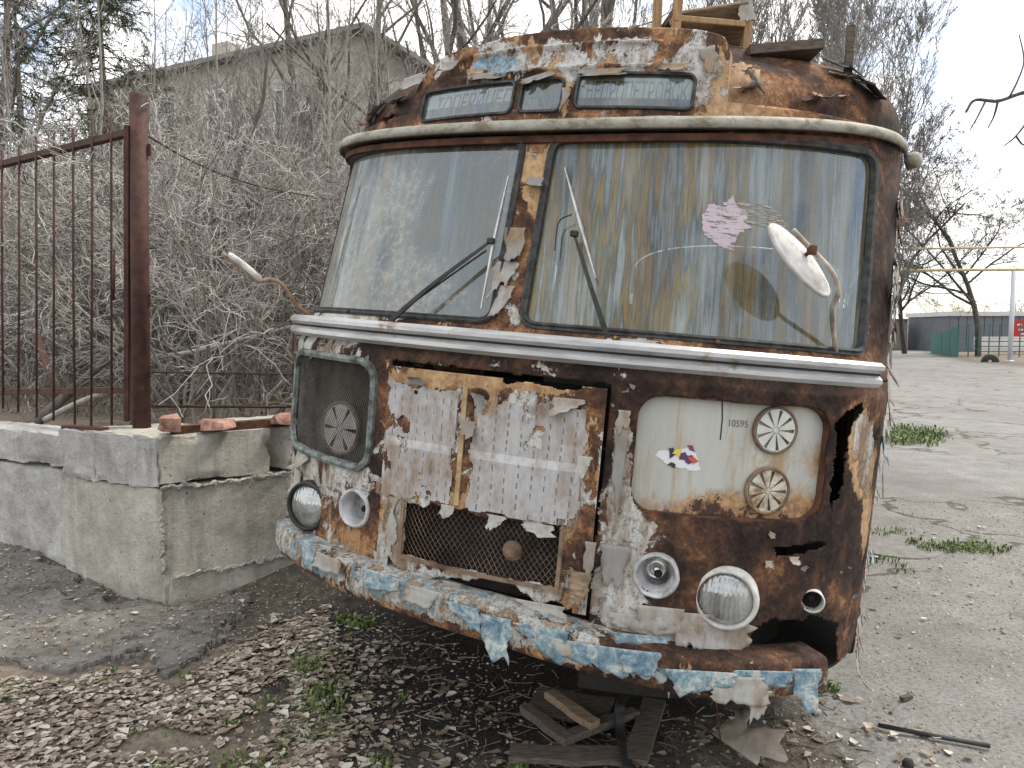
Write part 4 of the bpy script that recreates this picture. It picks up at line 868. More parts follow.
# flanks with windows, tail
def flank(sg):
    e = empty('side_wall'); e.parent = bus
    ys_ = np.arange(BD-.01, LEN+.001, .035); zs_ = np.arange(.42, 2.44, .03); Y_, Z_ = np.meshgrid(ys_, zs_); W_ = np.interp(Z_, PZ, PW); y0 = np.interp(Z_, PZ, PY)
    X_ = sg*W_; Y2 = Y_+y0*np.clip(1-(Y_-BD)/.5, 0, 1); P = np.stack([X_, Y2, Z_], -1); P[..., 0] += (fbm(P*4, 3, 51)-.5)*.012
    nx_ = len(ys_); i = np.arange(len(zs_)-1)[:, None]*nx_+np.arange(nx_-1)[None]; F = np.stack([i, i+1, i+nx_+1, i+nx_], -1).reshape(-1, 4); V = P.reshape(-1, 3); C = V[F].mean(1); h = np.zeros(len(F), bool)
    wins = [(1.25+.92*k, 1.25+.92*k+.80) for k in range(5)]
    for a, b in wins: h |= rrect(C[:, 1], C[:, 2], a, b, 1.62, 2.25, .07)
    h |= (C[:, 2]+ragged(C, 9, .10, 7) < .66) & (C[:, 1] < 1.4)
    for yc_ in (1.75, 5.2): h |= np.hypot(C[:, 1]-yc_, (C[:, 2]-.50)) < .52
    F = F[~h]
    mk('side_skin', V, F, M_['wreck'], e, smooth=True, attrs=bias(V, (.0, .06, .08)), solid=.004)
    for a, b in wins:
        V, F = box((sg*1.172, (a+b)/2, 1.935), (.003, (b-a)/2+.01, .325)); p = mk('side_window', V, F, M_['glassS'], e)
for sg in (-1, 1): flank(sg)
V, F = box((0, LEN-.01, 1.0), (1.17, .012, .58)); mk('tail_wall', V, F, M_['rust'], bus)
xs9 = np.linspace(-1.12, 1.12, 30); zr9 = RZ0+RH*(1-np.abs(xs9/1.125)**2.27)**.357; V = np.array([(x, LEN-.25, 2.2) for x in xs9]+[(x, LEN-.25, z) for x, z in zip(xs9, zr9)]); mk('tail_header', V, [(i, i+1, 31+i, 30+i) for i in range(29)], M_['rust'], bus, solid=.01)
V, F = box((0, LEN-.015, 1.9), (1.13, .004, .32)); mk('tail_board', V, F, M_['dark'], bus)
# inside
inn = empty('cabin'); inn.parent = bus
V, F = box((0, 3.7, .82), (1.14, 2.95, .03)); mk('floor', V, F, M_['interior'], inn)
V, F = sweep(S(np.linspace(-1.2, 1.2, 30), np.full(30, 1.58), -.16), [(-.12, -.05), (.12, -.05), (.12, .03), (-.12, .03)], up=(0, 0, 1)); mk('dashboard', V, F, M_['interior'], inn)
V, F = box((.15, 1.25, 1.18), (.30, .38, .34)); mk('engine_cover', V, F, M_['interior'], inn, bevel=.06)
V, F = lathe([(.205, -.012), (.22, 0), (.205, .012), (.193, 0), (.205, -.012)], 36, (.56, .78, 1.74), frame_of((0, -.55, .84))); mb = MB(); mb.add(V, F)
for a in (0, 2.1, 4.2): mb.add(*bar((.56, .78, 1.74), np.array([.56, .78, 1.74])+frame_of((0, -.55, .84))@np.array([math.cos(a)*.2, math.sin(a)*.2, 0]), .02))
mb.build('steering_wheel', M_['black'], inn, smooth=True)
for (sx, sy, w_) in ((.60, 1.35, .23), (-.72, 2.2, .38), (.72, 2.2, .38), (-.72, 3.1, .38), (.72, 3.1, .38), (-.72, 4.0, .38), (.72, 4.0, .38)):
    e = MB(); e.add(*box((sx, sy, 1.22), (w_, .22, .06))); e.add(*box((sx, sy+.24, 1.55), (w_, .05, .36))); e.build('seat', M_['seat'], inn, bevel=.03)
V, F = box((-.62, 1.0, 1.85), (.28, .012, .28)); mk('partition_board', V, F, simple('pale_partition', (.30, .28, .22), (.40, .38, .31), 5, .8), inn)
# wheels
def wheel(x, y):
    c = np.array([x, y, .10+.40]); gw = b2w(c); c = c+np.array([0, 0, (.385-gw[2])])   # stand on the ground
    e = empty('wheel'); e.parent = bus; Mx = frame_of((1, 0, 0))
    V, F = lathe([(.22, -.09), (.34, -.105), (.40, -.085), (.41, 0), (.40, .085), (.34, .105), (.22, .09)], 36, c, Mx); mk('tyre', V, F, M_['black'], e, smooth=True)
    V, F = lathe([(0, .03), (.06, .04), (.1, .02), (.2, .02), (.225, .08)], 24, c, Mx); mk('rim', V, F, M_['rust'], e); V, F = lathe([(0, -.03), (.06, -.04), (.1, -.02), (.2, -.02), (.225, -.08)], 24, c, Mx); mk('rim', V, F, M_['rust'], e)
for x in (-.93, .93):
    for y in (1.75, 5.2): wheel(x, y)
V, F = bar((-.95, 1.75, .52), (.95, 1.75, .52), .10); mk('front_axle', V, F, M_['dark'], bus)
for x in (-.42, .42): V, F = bar((x, .25, .72), (x, LEN-.2, .72), .08, .14); mk('chassis_rail', V, F, M_['dark'], bus)
# bumper, sagging to the right
tbp = np.linspace(-1.02, math.asin(1.055/1.215), 190); xb = 1.215*np.sin(tbp)*np.where(tbp < 0, .955, 1)
zb_ = np.interp(xb, BUX, BUZ); k9 = np.ones(9)/9; zb_ = np.convolve(np.pad(zb_, 4, 'edge'), k9, 'valid')
Pb = np.stack([xb, -.075+.765*(1-np.cos(tbp)), zb_], -1); Pb[:, 1] += (vnoise(np.stack([xb*4, 0*xb, 0*xb], -1), 5)-.5)*.03
sec = [(.045, -.058), (.045, -.050), (.0, -.056), (-.014, -.04), (-.018, 0.), (-.014, .038), (.002, .056), (.09, .062), (.09, .054), (.008, .048)]
def dense(sec, m): return smooth_path([(a, b, 0) for a, b in sec], m)[:, :2]
V, F = sweep(Pb, dense(sec, 26), up=(0, 0, 1)); V = V+(fbm(V*9, 4, 61)-.5)[:, None]*np.array([0, -.022, .018])
u_, v_ = bpx(V); at_ = bias(V, (.0, .06, .16), (.56, .05)); right = np.clip((u_-590)/60, 0, 1); topm = np.clip((V[:, 2]-np.interp(V[:, 0], xb, zb_)-.012)/.03, 0, 1)
at_['mA'][:, 2] -= .45*right*topm; at_['mB'][:, 0] -= .5*right*topm; at_['mA'][:, 0] += .15*right*topm; at_['mA'][:, 2] -= .1*right
und = np.clip((np.interp(V[:, 0], xb, zb_)-.028-V[:, 2])/.02, 0, 1); sm_ = fbm(V*[7, 7, 7], 4, 88)-.5; at_['mB'][:, 0] += sm_*.5; at_['mA'][:, 0] += np.clip(sm_, 0, 1)*.5; at_['mB'][:, 0] -= .3*und; at_['mA'][:, 2] -= .2*und
bumper = mk('bumper', V, [f for f in F], M_['bumper'], bus, smooth=True, attrs=at_)
# lamps
def lamp(nm, kind):
    x, z, r_ = LAMPS[nm]; kf = .15 if kind != 'fog' else .5; n = Nrm(x, z)*kf+np.array([0, -(1-kf), 0]); n /= np.linalg.norm(n); c = SX(x, z, .0); Mx = frame_of(n)
    if kind in ('dark', 'pale'):
        e = empty('headlight'); e.parent = bus; rm = M_['black'] if kind == 'dark' else M_['whitepaint']
        V, F = lathe([(r_*1.15, -.05), (r_*1.18, .010), (r_*1.12, .030), (r_*1.02, .034), (r_*.97, .026), (r_*.97, .0)], 44, c, Mx); mk('bezel', V, F, rm, e, smooth=True)
        V, F = lathe([(.0, .043), (r_*.3, .041), (r_*.6, .035), (r_*.85, .026), (r_*.97, .018)], 40, c, Mx); l_ = mk('lens', V, F, M_['lens' if kind == 'dark' else 'lensdusty'], e, smooth=True)
        V, F = lathe([(r_*.97, .014), (r_*.8, -.02), (r_*.5, -.05), (r_*.2, -.065), (0.012, -.067), (.010, -.03), (0, -.028)], 40, c, Mx); mk('reflector', V, F, M_['chrome'], e, smooth=True)
    elif kind == 'fog':
        e = empty('indicator_lamp'); e.parent = bus
        V, F = lathe([(r_*1.14, -.03), (r_*1.18, .006), (r_*1.1, .016), (r_*1.0, .018), (r_*.94, .006), (r_*.76, -.028), (r_*.72, -.034)], 36, c, Mx); V = V+(fbm(V*40, 3, 71)-.5)[:, None]*.006; mk('lamp_ring', V, F, M_['bowl'], e, smooth=True)
        V, F = lathe([(r_*.74, -.030), (r_*.66, -.06), (.018, -.075), (.016, -.045), (0, -.044)], 28, c, Mx); mk('lamp_bowl', V, F, M_['chrome'] if nm == 'fogR' else M_['bowl'], e, smooth=True)
        V, F = lathe([(0, -.03), (.010, -.032), (.013, -.042), (.011, -.055), (.008, -.07)], 14, c+Mx@np.array([.006, -.008, 0]), Mx); mk('bulb_socket', V, F, M_['dark'], e, smooth=True)
    else:
        e = empty('marker_lamp'); e.parent = bus
        V, F = lathe([(r_*1.05, -.03), (r_*1.08, .016), (r_*.98, .02), (r_*.92, .012), (r_*.9, -.03)], 28, c, Mx); mk('lamp_ring', V, F, M_['whitepaint'], e, smooth=True)
        V, F = lathe([(r_*.9, -.02), (r_*.6, -.035), (.012, -.04), (.01, -.015), (0, -.014)], 24, c, Mx); mk('lamp_bowl', V, F, M_['dark'], e, smooth=True)
lamp('headL', 'dark'); lamp('headR', 'pale'); lamp('fogL', 'fog'); lamp('fogR', 'fog'); lamp('mark', 'mark')
# wipers
def wiper(pivot, joint, b0, b1, arm_mid=None, lb=''):
    e = empty('wiper'); e.parent = bus; P = [unp(*pivot, .03), unp(*(arm_mid or ((pivot[0]+joint[0])/2, (pivot[1]+joint[1])/2)), .055), unp(*joint, .045)]
    V, F = sweep(smooth_path(P, 14), [(-.006, -.003), (.006, -.003), (.006, .003), (-.006, .003)], up=(0, -1, .2), scale=np.linspace(1.5, .7, 14)); mk('wiper_arm', V, F, M_['black'], e)
    V, F = lathe([(0, .016), (.010, .016), (.014, .008), (.014, -.02)], 14, P[0], frame_of((0, -1, .2))); mk('pivot', V, F, M_['alu'], e)
    B = [unp(*b0, .028), unp(*((b0[0]+b1[0])/2, (b0[1]+b1[1])/2), .034), unp(*b1, .028)]
    V, F = sweep(smooth_path(B, 16), [(-.005, -.005), (.005, -.005), (.003, .006), (-.003, .006)], up=(0, -1, .2), scale=np.concatenate([np.linspace(.5, 1.2, 8), np.linspace(1.2, .5, 8)])); mk('wiper_blade', V, F, M_['alu'], e)
    V, F = box(P[2], (.012, .012, .010)); mk('clip', V, F, M_['black'], e, bevel=.004)
    return e
wl = wiper((386, 331), (497, 243), (512, 178), (485, 309))
V, F = tube(smooth_path([unp(386, 327, .03), unp(440, 290, .045), unp(492, 252, .04)], 10), .0035, 6); mk('link_rod', V, F, M_['black'], wl)
wr = wiper((610, 343), (577, 236), (567, 170), (597, 279))
V, F = tube(smooth_path([unp(574, 216, .03), unp(561, 224, .03), unp(557, 252, .03)], 10), .0025, 6); mk('hose', V, F, M_['black'], wr)
# mirrors
mr = empty('wing_mirror'); mr.parent = bus; mr['label'] = 'white oval mirror on a bent rusty arm in front of the right glass'
def bl_at(u, v, y): return (np.asarray(at(u, v, y))-BL)@BM
ym = b2w(unp(836, 350))[1]
A = [unp(836, 352, .0), bl_at(834, 338, ym-.03), bl_at(832, 310, ym-.10), bl_at(838, 292, ym-.15), bl_at(832, 272, ym-.18), bl_at(808, 246, ym-.20), bl_at(793, 230, ym-.21)]
V, F = tube(smooth_path(A, 44), .0075, 10); mk('mirror_arm', V, F, simple('chipped_mirror_arm', (.14, .075, .04), (.50, .48, .43), 14, .7), mr, smooth=True)
c0 = bl_at(800, 260, ym-.165); ea = bl_at(771, 226, ym-.185); eb = bl_at(830, 294, ym-.15); major = (eb-ea); Lm = np.linalg.norm(major)/2; major /= 2*Lm
vd = BM.T@ray(800, 260); vd /= np.linalg.norm(vd); side = np.cross(major, vd); side /= np.linalg.norm(side); side = side if side[2] > 0 else -side
nrm2 = .90*side-.44*vd; nrm2 -= major*(nrm2@major); nrm2 /= np.linalg.norm(nrm2); minor = np.cross(nrm2, major)
Mx = np.stack([major*Lm, minor*.066, nrm2], 1)
V, F = lathe([(0, .022), (.4, .020), (.7, .015), (.9, .008), (.97, .003), (1.0, .004), (1.03, .0), (1.02, -.008), (.95, -.010)], 48, c0, Mx); mk('mirror_shell', V, F, M_['whitepaint'], mr, smooth=True)
V, F = lathe([(0, -.009), (.95, -.009)], 40, c0, Mx); mk('mirror_glass', V, F, M_['chrome'], mr)
V, F = box(bl_at(812, 250, ym-.195), (.014, .016, .013)); mk('clamp', V, F, M_['rust'], mr, bevel=.004)
V, F = tube([bl_at(812, 250, ym-.195), bl_at(802, 258, ym-.17)], .006, 8); mk('clamp_bolt', V, F, M_['rust'], mr)
ml = empty('mirror_arm'); ml.parent = bus; ml['label'] = 'bent rusty mirror stalk without its mirror, left of the windscreen'
xl, zl = -.985, 1.60; base_l = b2w(SX(-.93, 1.60, .02))
def bl_at(u, v, y): return (np.asarray(at(u, v, y))-BL)@BM
yb_ = base_l[1]
A = [SX(-.95, 1.60, .0), bl_at(297, 305, yb_-.02), bl_at(283, 285, yb_-.05), bl_at(270, 279, yb_-.08), bl_at(258, 281, yb_-.10), bl_at(245, 271, yb_-.12), bl_at(222, 253, yb_-.16)]
V, F = tube(smooth_path(A, 40), .0075, 10); mk('stalk', V, F, simple('rust_white_stalk', (.20, .10, .05), (.40, .30, .22), 14, .75), ml, smooth=True)
V, F = tube(smooth_path([bl_at(262, 281, yb_-.11), bl_at(245, 266, yb_-.13), bl_at(228, 254, yb_-.15)], 12), .013, 10, scale=np.array([.6]+[1]*10+[.6])); mk('sleeve', V, F, M_['whitepaint'], ml, smooth=True)
V, F = lathe([(0, .03), (.02, .028), (.03, .01), (.03, -.02), (0, -.03)], 16, SX(1.16, 2.37, .045), frame_of((.9, -.4, .2))); mk('side_marker', V, F, M_['cream'], bus, smooth=True)

# peeling paint and torn paper, curled off the surface
def flake_geo(p, n, w_, h_, ang, curl, seed, nx=10, nz=10, rag=.22):
    r_ = np.random.default_rng(seed); Mx = frame_of(n); ux, uy = Mx[:, 0], Mx[:, 1]; c, s = math.cos(ang), math.sin(ang); e1 = ux*c+uy*s; e2 = -ux*s+uy*c
    U, Wv = np.meshgrid(np.linspace(-.5, .5, nx), np.linspace(0, 1, nz)); q = np.stack([U*2.6, Wv*2.6, 0*U+seed*1.7], -1)
    jl = 1+rag*2.2*(fbm(q*2.2, 4, seed)-.5)*2; tap = 1-r_.uniform(-.15, .45)*Wv
    U2 = (U*jl)*tap+r_.normal()*.12*Wv; W2 = Wv*(1+rag*2.2*(fbm(np.stack([U*6, 0*U+3, 0*U+seed*2.3], -1), 3, seed+1)-.5)*2)
    cu = curl if abs(curl) > 1e-2 else 1e-2; th = W2*cu*(1+.5*U*r_.normal())
    lift = .002+h_*(1-np.cos(th))/abs(cu)*np.sign(cu)+(.010+.05*min(w_, h_))*np.clip(Wv*1.5, 0, 1)*(fbm(q*1.6, 3, seed+2)-.42)
    along = h_*np.sin(th)/cu
    V = p+(U2*w_)[..., None]*e1+along[..., None]*e2+lift[..., None]*Mx[:, 2]
    i = np.arange(nz-1)[:, None]*nx+np.arange(nx-1)[None]; return V.reshape(-1, 3), np.stack([i, i+1, i+nx+1, i+nx], -1).reshape(-1, 4)
def dirang(n, d):
    Mx = frame_of(n); d = np.asarray(d, float); a, b = d@Mx[:, 0], d@Mx[:, 1]; return math.atan2(-a, b)
def flake(u, v, wpx, hpx, d, curl, mat, seed, off=.004, name='paint_flake', surf=None, rag=.22):
    x, z = un(u, v); p = SX(x, z, off) if surf is None else surf; n = Nrm(x, min(z, 2.4)); sc = b2w(p)[1]/FPX
    V, F = flake_geo(p, n, wpx*sc, hpx*sc, dirang(n, d), curl, seed, rag=rag); return mk(name, V, F, M_[mat], bus, smooth=True, solid=.0012)
DN, UP = (0, 0, -1), (0, 0, 1)
FL = [ # u, v, width, height, direction, curl, material
 (508, 262, 26, 30, (0, 0, -1), .25, 'paper'), (516, 228, 24, 36, DN, .35, 'flake'), (508, 286, 16, 28, DN, .15, 'paper'), (536, 178, 16, 18, DN, 1.3, 'flake'), (640, 340, 42, 10, DN, .3, 'paper'),
 (572, 398, 34, 16, DN, .9, 'paper'), (420, 385, 22, 12, UP, 1.4, 'flake'), (470, 420, 20, 18, DN, 1.0, 'flake'), (585, 455, 18, 22, DN, .8, 'paper'),
 (452, 504, 16, 12, DN, .9, 'paper'), (500, 514, 22, 14, DN, 1.0, 'paper'), (540, 522, 30, 12, DN, .8, 'paper'), (425, 572, 26, 16, DN, .7, 'paper'), (455, 580, 20, 18, DN, .9, 'flake'), (476, 590, 26, 20, DN, .8, 'rust'), (540, 600, 50, 14, DN, .6, 'paper'),
 (624, 410, 13, 20, DN, .1, 'paper'), (622, 428, 14, 70, DN, .03, 'flake'), (616, 545, 30, 40, DN, .05, 'flake'), (592, 540, 12, 30, DN, .3, 'flake'), (584, 570, 22, 30, DN, .6, 'wood'),
 (660, 606, 46, 28, DN, .1, 'paper'), (690, 612, 40, 34, DN, .15, 'paper'), (722, 622, 64, 34, DN, .12, 'paper'), (635, 614, 60, 18, DN, .1, 'paper'),
 (300, 470, 22, 24, DN, .8, 'paper'), (306, 452, 24, 16, DN, .8, 'paper'), (336, 548, 20, 14, DN, .8, 'paper'), (380, 552, 12, 18, DN, .6, 'paper'),
 (792, 556, 12, 9, DN, 1.2, 'paper'), (768, 560, 9, 7, DN, .9, 'paper'), (668, 655, 10, 30, DN, .5, 'paper')]
for k, (u, v, w_, h_, d, cu, mt) in enumerate(FL): flake(u, v, w_, h_, d, cu, mt, 100+k, .022 if 380 < u < 600 and 355 < v < 620 else .006)
# torn film hanging off the bumper
def bump_pt(u, v):
    best = None; d = BM.T@ray(u, v); o = BM.T@(np.array([0, 0, CAMH])-BL); s = np.linspace(1.2, 5, 3000); P = o+s[:, None]*d; F_ = -.098+.765*(1-np.sqrt(np.clip(1-(P[:, 0]/1.235)**2, 0, 1))); F_ = np.where(np.abs(P[:, 0]) > 1.235, 1e3, F_); return P[int(np.argmax(P[:, 1] > F_))]
BF = [(497, 616, 34, 40, .25, 'blueflake'), (462, 604, 40, 18, .06, 'blueflake'), (540, 626, 60, 24, .05, 'blueflake'), (600, 645, 56, 24, .05, 'blueflake'), (640, 650, 40, 24, .1, 'blueflake'), (700, 670, 76, 20, .08, 'blueflake'), (738, 676, 56, 28, .2, 'paper'), (760, 690, 22, 26, .2, 'paper'), (806, 668, 32, 40, .25, 'blueflake'), (765, 670, 64, 14, .05, 'blueflake'), (640, 634, 60, 9, .05, 'blueflake'), (330, 556, 44, 16, .05, 'paper'), (380, 572, 50, 18, .05, 'blueflake'), (424, 588, 40, 18, .06, 'paper'), (310, 546, 26, 22, .06, 'blueflake'), (570, 640, 40, 18, .05, 'paper')]
for k, (u, v, w_, h_, cu, mt) in enumerate(BF):
    p = bump_pt(u, v); x = p[0]; n = np.array([x/1.27*.8, -1, 0]); n /= np.linalg.norm(n); sc = b2w(p)[1]/FPX
    V, F = flake_geo(p+n*.004, n, w_*sc, h_*sc, dirang(n, DN), cu, 300+k, rag=.18 if cu > .15 else .10); mk('torn_film', V, F, M_[mt], bus, smooth=True, solid=.001)
# strips hanging along the right corner
r5 = np.random.default_rng(5)
for k in range(110):
    z = r5.uniform(.62, 2.28); yo = r5.uniform(-.12, .55); p = S(np.array(1.5), np.array(z), .004)+np.array([0, yo, 0]); n = np.array([1, -.15, 0]); n /= np.linalg.norm(n)
    V, F = flake_geo(p, n, r5.uniform(.03, .09), r5.uniform(.03, .10), dirang(n, (0, r5.normal()*.4, -1)), r5.uniform(.05, .40), 500+k, rag=.3)
    mk('paint_flake', V, F, M_[['paper', 'flake', 'paper', 'paper', 'blueflake', 'rust', 'paper'][k % 7]], bus, smooth=True, solid=.0012)
# curled roof paint
for k, (u, v, w_, h_, cu) in enumerate([(415, 75, 30, 26, 1.0), (450, 60, 22, 24, 1.2), (490, 74, 46, 12, .9), (540, 76, 40, 12, .9), (600, 70, 60, 12, .8), (670, 64, 40, 14, .9), (705, 46, 18, 34, .3), (568, 90, 10, 26, .4), (660, 118, 30, 10, 1.0)]):
    x, z = un(u, v); p = boxface(x, z, .022); n = np.array([.05, -1, .25]); n /= np.linalg.norm(n); sc = b2w(p)[1]/FPX; V, F = flake_geo(p, n, w_*sc*.8, h_*sc*.75, dirang(n, DN if k % 3 else (.3, 0, -1)), cu*.8, 700+k, rag=.3); mk('paint_flake', V, F, M_['flake'], sb_, smooth=True, solid=.0012)
def roof_pt(u, v):
    d = BM.T@ray(u, v); o = BM.T@(np.array([0, 0, CAMH])-BL); A_ = G.reshape(-1, 3)-o; tt = A_@d/(d@d); dist = np.linalg.norm(A_-tt[:, None]*d, axis=1); dist[tt < 0] = 9
    cand = np.where(dist < dist.min()+.02)[0]; return G.reshape(-1, 3)[cand[np.argmin(tt[cand])]]
for k, (u, v, w_, h_, cu, mt) in enumerate([(742, 80, 26, 14, 1.6, 'flake'), (760, 82, 22, 12, 1.4, 'flake'), (822, 92, 14, 26, 1.3, 'wood'), (806, 92, 16, 10, 1.2, 'rust'), (848, 97, 14, 6, 1.0, 'wood'), (846, 62, 26, 12, 1.0, 'flake'), (866, 78, 22, 12, 1.3, 'flake'), (880, 90, 18, 10, 1.2, 'flake'), (380, 104, 20, 14, .8, 'flake'), (365, 118, 20, 12, .9, 'rust'), (400, 96, 22, 16, .8, 'flake'), (358, 112, 14, 10, .8, 'flake'), (390, 116, 14, 10, .9, 'rust')]):
    p = roof_pt(u, v); n = np.array([p[0]*.7, -.6, .6]); n /= np.linalg.norm(n); sc = b2w(p)[1]/FPX; V, F = flake_geo(p+n*.006, n, w_*sc, h_*sc, dirang(n, (r5.normal(), 0, -1)), cu, 800+k, rag=.3); mk('paint_flake', V, F, M_[mt], roof, smooth=True, solid=.0015)
# crumpled small flakes all over: one joined part
SV, SF, n_ = [], [], 0
for k in range(620):
    z = r5.choice([r5.uniform(.55, 1.5), r5.uniform(.6, 1.0)]); t_ = r5.uniform(-1.3, 1.4); p = S(np.array(t_), np.array(z), .003); u, v = bpx(p[None]); u, v = u[0], v[0]
    if u > 640 and r5.random() < .85: continue
    if front_holes(p[None], np.array([u]), np.array([v]))[0]: continue
    n = np.array([math.sin(t_)*.6, -math.cos(t_), 0]); n /= np.linalg.norm(n)
    V, F = flake_geo(p, n, r5.uniform(.006, .022), r5.uniform(.006, .024), r5.uniform(0, 6.28), r5.uniform(.5, 1.6), 900+k, 4, 4, .4); SV.append(V); SF.append(F+n_); n_ += len(V)
props(mk('small_flakes', np.concatenate(SV), np.concatenate(SF), M_['flake'], bus), kind='stuff')

# ------------------------------------------------------------------ things lying on the bus roof
def roofw(x, y, dz=0): return b2w(np.array([x, y, RZ0+RH*(1-abs(x/1.125)**1.92)**.435+dz]))
def rdepth(u, v): return float(b2w(roof_pt(u, v))[1])
ch = np.array(at(700, 46, rdepth(700, 46)+.06))
def rp_(u, v, y): return at(u, v, y)
chair = empty('broken_chair', ch, 0, 'broken wooden chair lying legs up on the bus roof', 'chair')
D0 = ch[1]
def cb(name, a, b, w1, w2, dy0=0, dy1=0, mat='rawwood'):
    V, F = bar(rp_(*a, D0+dy0), rp_(*b, D0+dy1), w1, w2); mk(name, rel(V, ch), F, M_[mat], chair, bevel=.004)
cb('leg', (655, 58), (659, -18), .028, .03); cb('leg', (673, 58), (680, -20), .032, .03, -.06, -.06); cb('leg', (744, 64), (748, 22), .028, .03, .02, .02); cb('seat_rail', (672, 20), (742, 26), .045, .022, -.06, .02); cb('seat_rail', (658, 38), (676, 12), .026, .026, .06, -.06, 'oldwood')
seatV, seatF = box((0, 0, 0), (.17, .16, .009)); a_ = np.array([[.98, .0, .15], [.1, .85, -.5], [-.14, .5, .85]]).T; mk('seat', rel(seatV*.8@a_.T+rp_(706, 38, D0+.10), ch), seatF, M_['wood'], chair, bevel=.004)
V, F = flake_geo(rp_(748, 20, D0), np.array([.2, -1, .1]), .07, .12, 0.2, .5, 4); mk('plastic_wrap', rel(V, ch), F, M_['paper'], chair, smooth=True)
p = rp_(790, 50, rdepth(790, 56)); V, F = bar(rp_(745, 56, rdepth(750, 58)+.10), rp_(817, 50, rdepth(812, 60)+.04), .13, .032); props(mk('plank', V, F, M_['oldwood'], origin=p), 'weathered grey plank lying flat on the right of the bus roof', 'plank')
Ds = rdepth(850, 76); p = rp_(848, 78, Ds); V, F = bar(rp_(847, 84, Ds), rp_(851, 26, Ds), .018, .024); props(mk('wooden_stake', V, F, M_['oldwood'], origin=p), 'short wooden stake sticking up from the right roof edge of the bus', 'stake')
for k, (u0, v0, u1, v1, lb) in enumerate([(832, 58, 860, 74, 'upper strip of torn roofing felt curling along the right roof edge'), (854, 70, 882, 98, 'lower strip of torn roofing felt curling at the right roof corner')]):
    c = smooth_path([rp_(u0, v0+6, rdepth(u0, v0+8)), rp_((u0+u1)/2, (v0+v1)/2+1, rdepth((u0+u1)/2, (v0+v1)/2+5)), rp_(u1, v1+2, rdepth(u1-2, v1+6))], 10); V, F = sweep(c, [(-.05, -.004), (.05, .01), (.05, .014), (-.05, .0)], up=(.5, -.3, 1)); V = V+(fbm(V*20, 3, 91)-.5)[:, None]*.02; props(mk('roofing_felt', V, F, M_['dark'], origin=c[5]), lb, 'roofing felt')

# ------------------------------------------------------------------ litter under and around the bus
def board(name, a, b, w_, th, label, mat='oldwood', za=.015, zb2=.015, cat='board'):
    p, q = gp(*a, za), gp(*b, zb2); d = q-p; M = frame_of(d); V, F = bar(p, q, w_, th); 
    x = np.cross(d/np.linalg.norm(d), [0, 0, 1]); x /= np.linalg.norm(x); n = np.cross(x, d/np.linalg.norm(d)); n = n if n[2] > 0 else -n
    Vv = []
    ns = 8
    for s in np.linspace(0, 1, ns):
        c = p+d*s; Vv += [c-x*w_/2-n*th/2, c+x*w_/2-n*th/2, c+x*w_/2+n*th/2, c-x*w_/2+n*th/2]
    F = [(i*4+k, i*4+(k+1) % 4, i*4+4+(k+1) % 4, i*4+4+k) for i in range(ns-1) for k in range(4)]+[(3, 2, 1, 0), ((ns-1)*4, (ns-1)*4+1, (ns-1)*4+2, (ns-1)*4+3)]
    Vv = np.array(Vv); Vv = Vv+(fbm(Vv*9, 3, int(a[0]))-.5)[:, None]*.018
    o = mk(name, Vv, F, M_[mat], origin=(p+q)/2, bevel=.003); return props(o, label, cat)
board('board', (525, 706), (570, 742), .045, .03, 'front edge batten of the small broken wooden frame under the bumper', za=.03, zb2=.03)
board('board', (548, 694), (596, 724), .05, .03, 'paler upper batten lying across the broken wooden frame under the bumper', 'wood', .07, .06)
board('board', (532, 700), (610, 712), .22, .015, 'wide dark board of the broken wooden frame under the bumper', za=.015)
board('board', (566, 738), (636, 712), .05, .03, 'right edge batten of the broken wooden frame under the bumper', za=.03, zb2=.03)
board('board', (510, 752), (622, 756), .10, .02, 'flat grey rotten board in front of the broken frame, near the picture bottom', za=.01)
board('board', (655, 700), (634, 762), .09, .02, 'dark board end right of the black hose under the bus', za=.02)
c = smooth_path([gp(628, 690, .10), gp(620, 705, .10), gp(620, 730, .03), gp(628, 768, .02)], 16); V, F = sweep(c, [(-.018, -.006), (.018, -.006), (.018, .006), (-.018, .006)], up=(.3, -.2, 1)); props(mk('rubber_strip', V, F, M_['black'], origin=c[8]), 'black rubber strip drooping over the boards under the bumper', 'strip', )
c = gp(725, 745); V, F = flake_geo(np.zeros(3), np.array([0, 0, 1.]), .26, .14, 0.3, .5, 12, 10, 8, .3); V[:, 2] += .03*np.sin(V[:, 0]*16); props(mk('cardboard', V+c+[0, -.06, .03], F, simple('pale_wet_cardboard', (.20, .16, .125), (.40, .35, .29), 9, .85), smooth=True, solid=.006, origin=c), 'pale torn cardboard piece on the soil below the right headlight', 'cardboard')
V, F = tube([gp(878, 725, .014), gp(935, 736, .013), gp(990, 746, .014)], .0085, 10); props(mk('pipe', V, F, M_['black'], smooth=True, origin=gp(935, 736)), 'thin black plastic pipe on the asphalt at lower right', 'pipe')
c = gp(908, 765); V, F = lathe([(0, .02), (.015, .018), (.02, .006), (.018, -.005)], 10, c); props(mk('pebble', V+(fbm(V*60, 2, 3)-.5)[:, None]*.01, F, M_['dark'], origin=c, smooth=True), 'small dark stone at the bottom edge below the black pipe', 'stone')
c = gp(905, 700); V, F = bar(c+[-.02, -.01, .01], c+[.03, .012, .01], .02, .015); props(mk('wood_chip', V, F, M_['oldwood'], origin=c), 'small dark wood chip on the asphalt above the black pipe', 'wood chip')
V, F = tube([gp(716, 700, .32), gp(718, 722, .17), gp(722, 750, .0)], .003, 6)
props(mk('wire', V, F, M_['rust'], origin=gp(722, 750)), 'thin wire hanging from the bumper down to the cardboard', 'wire')
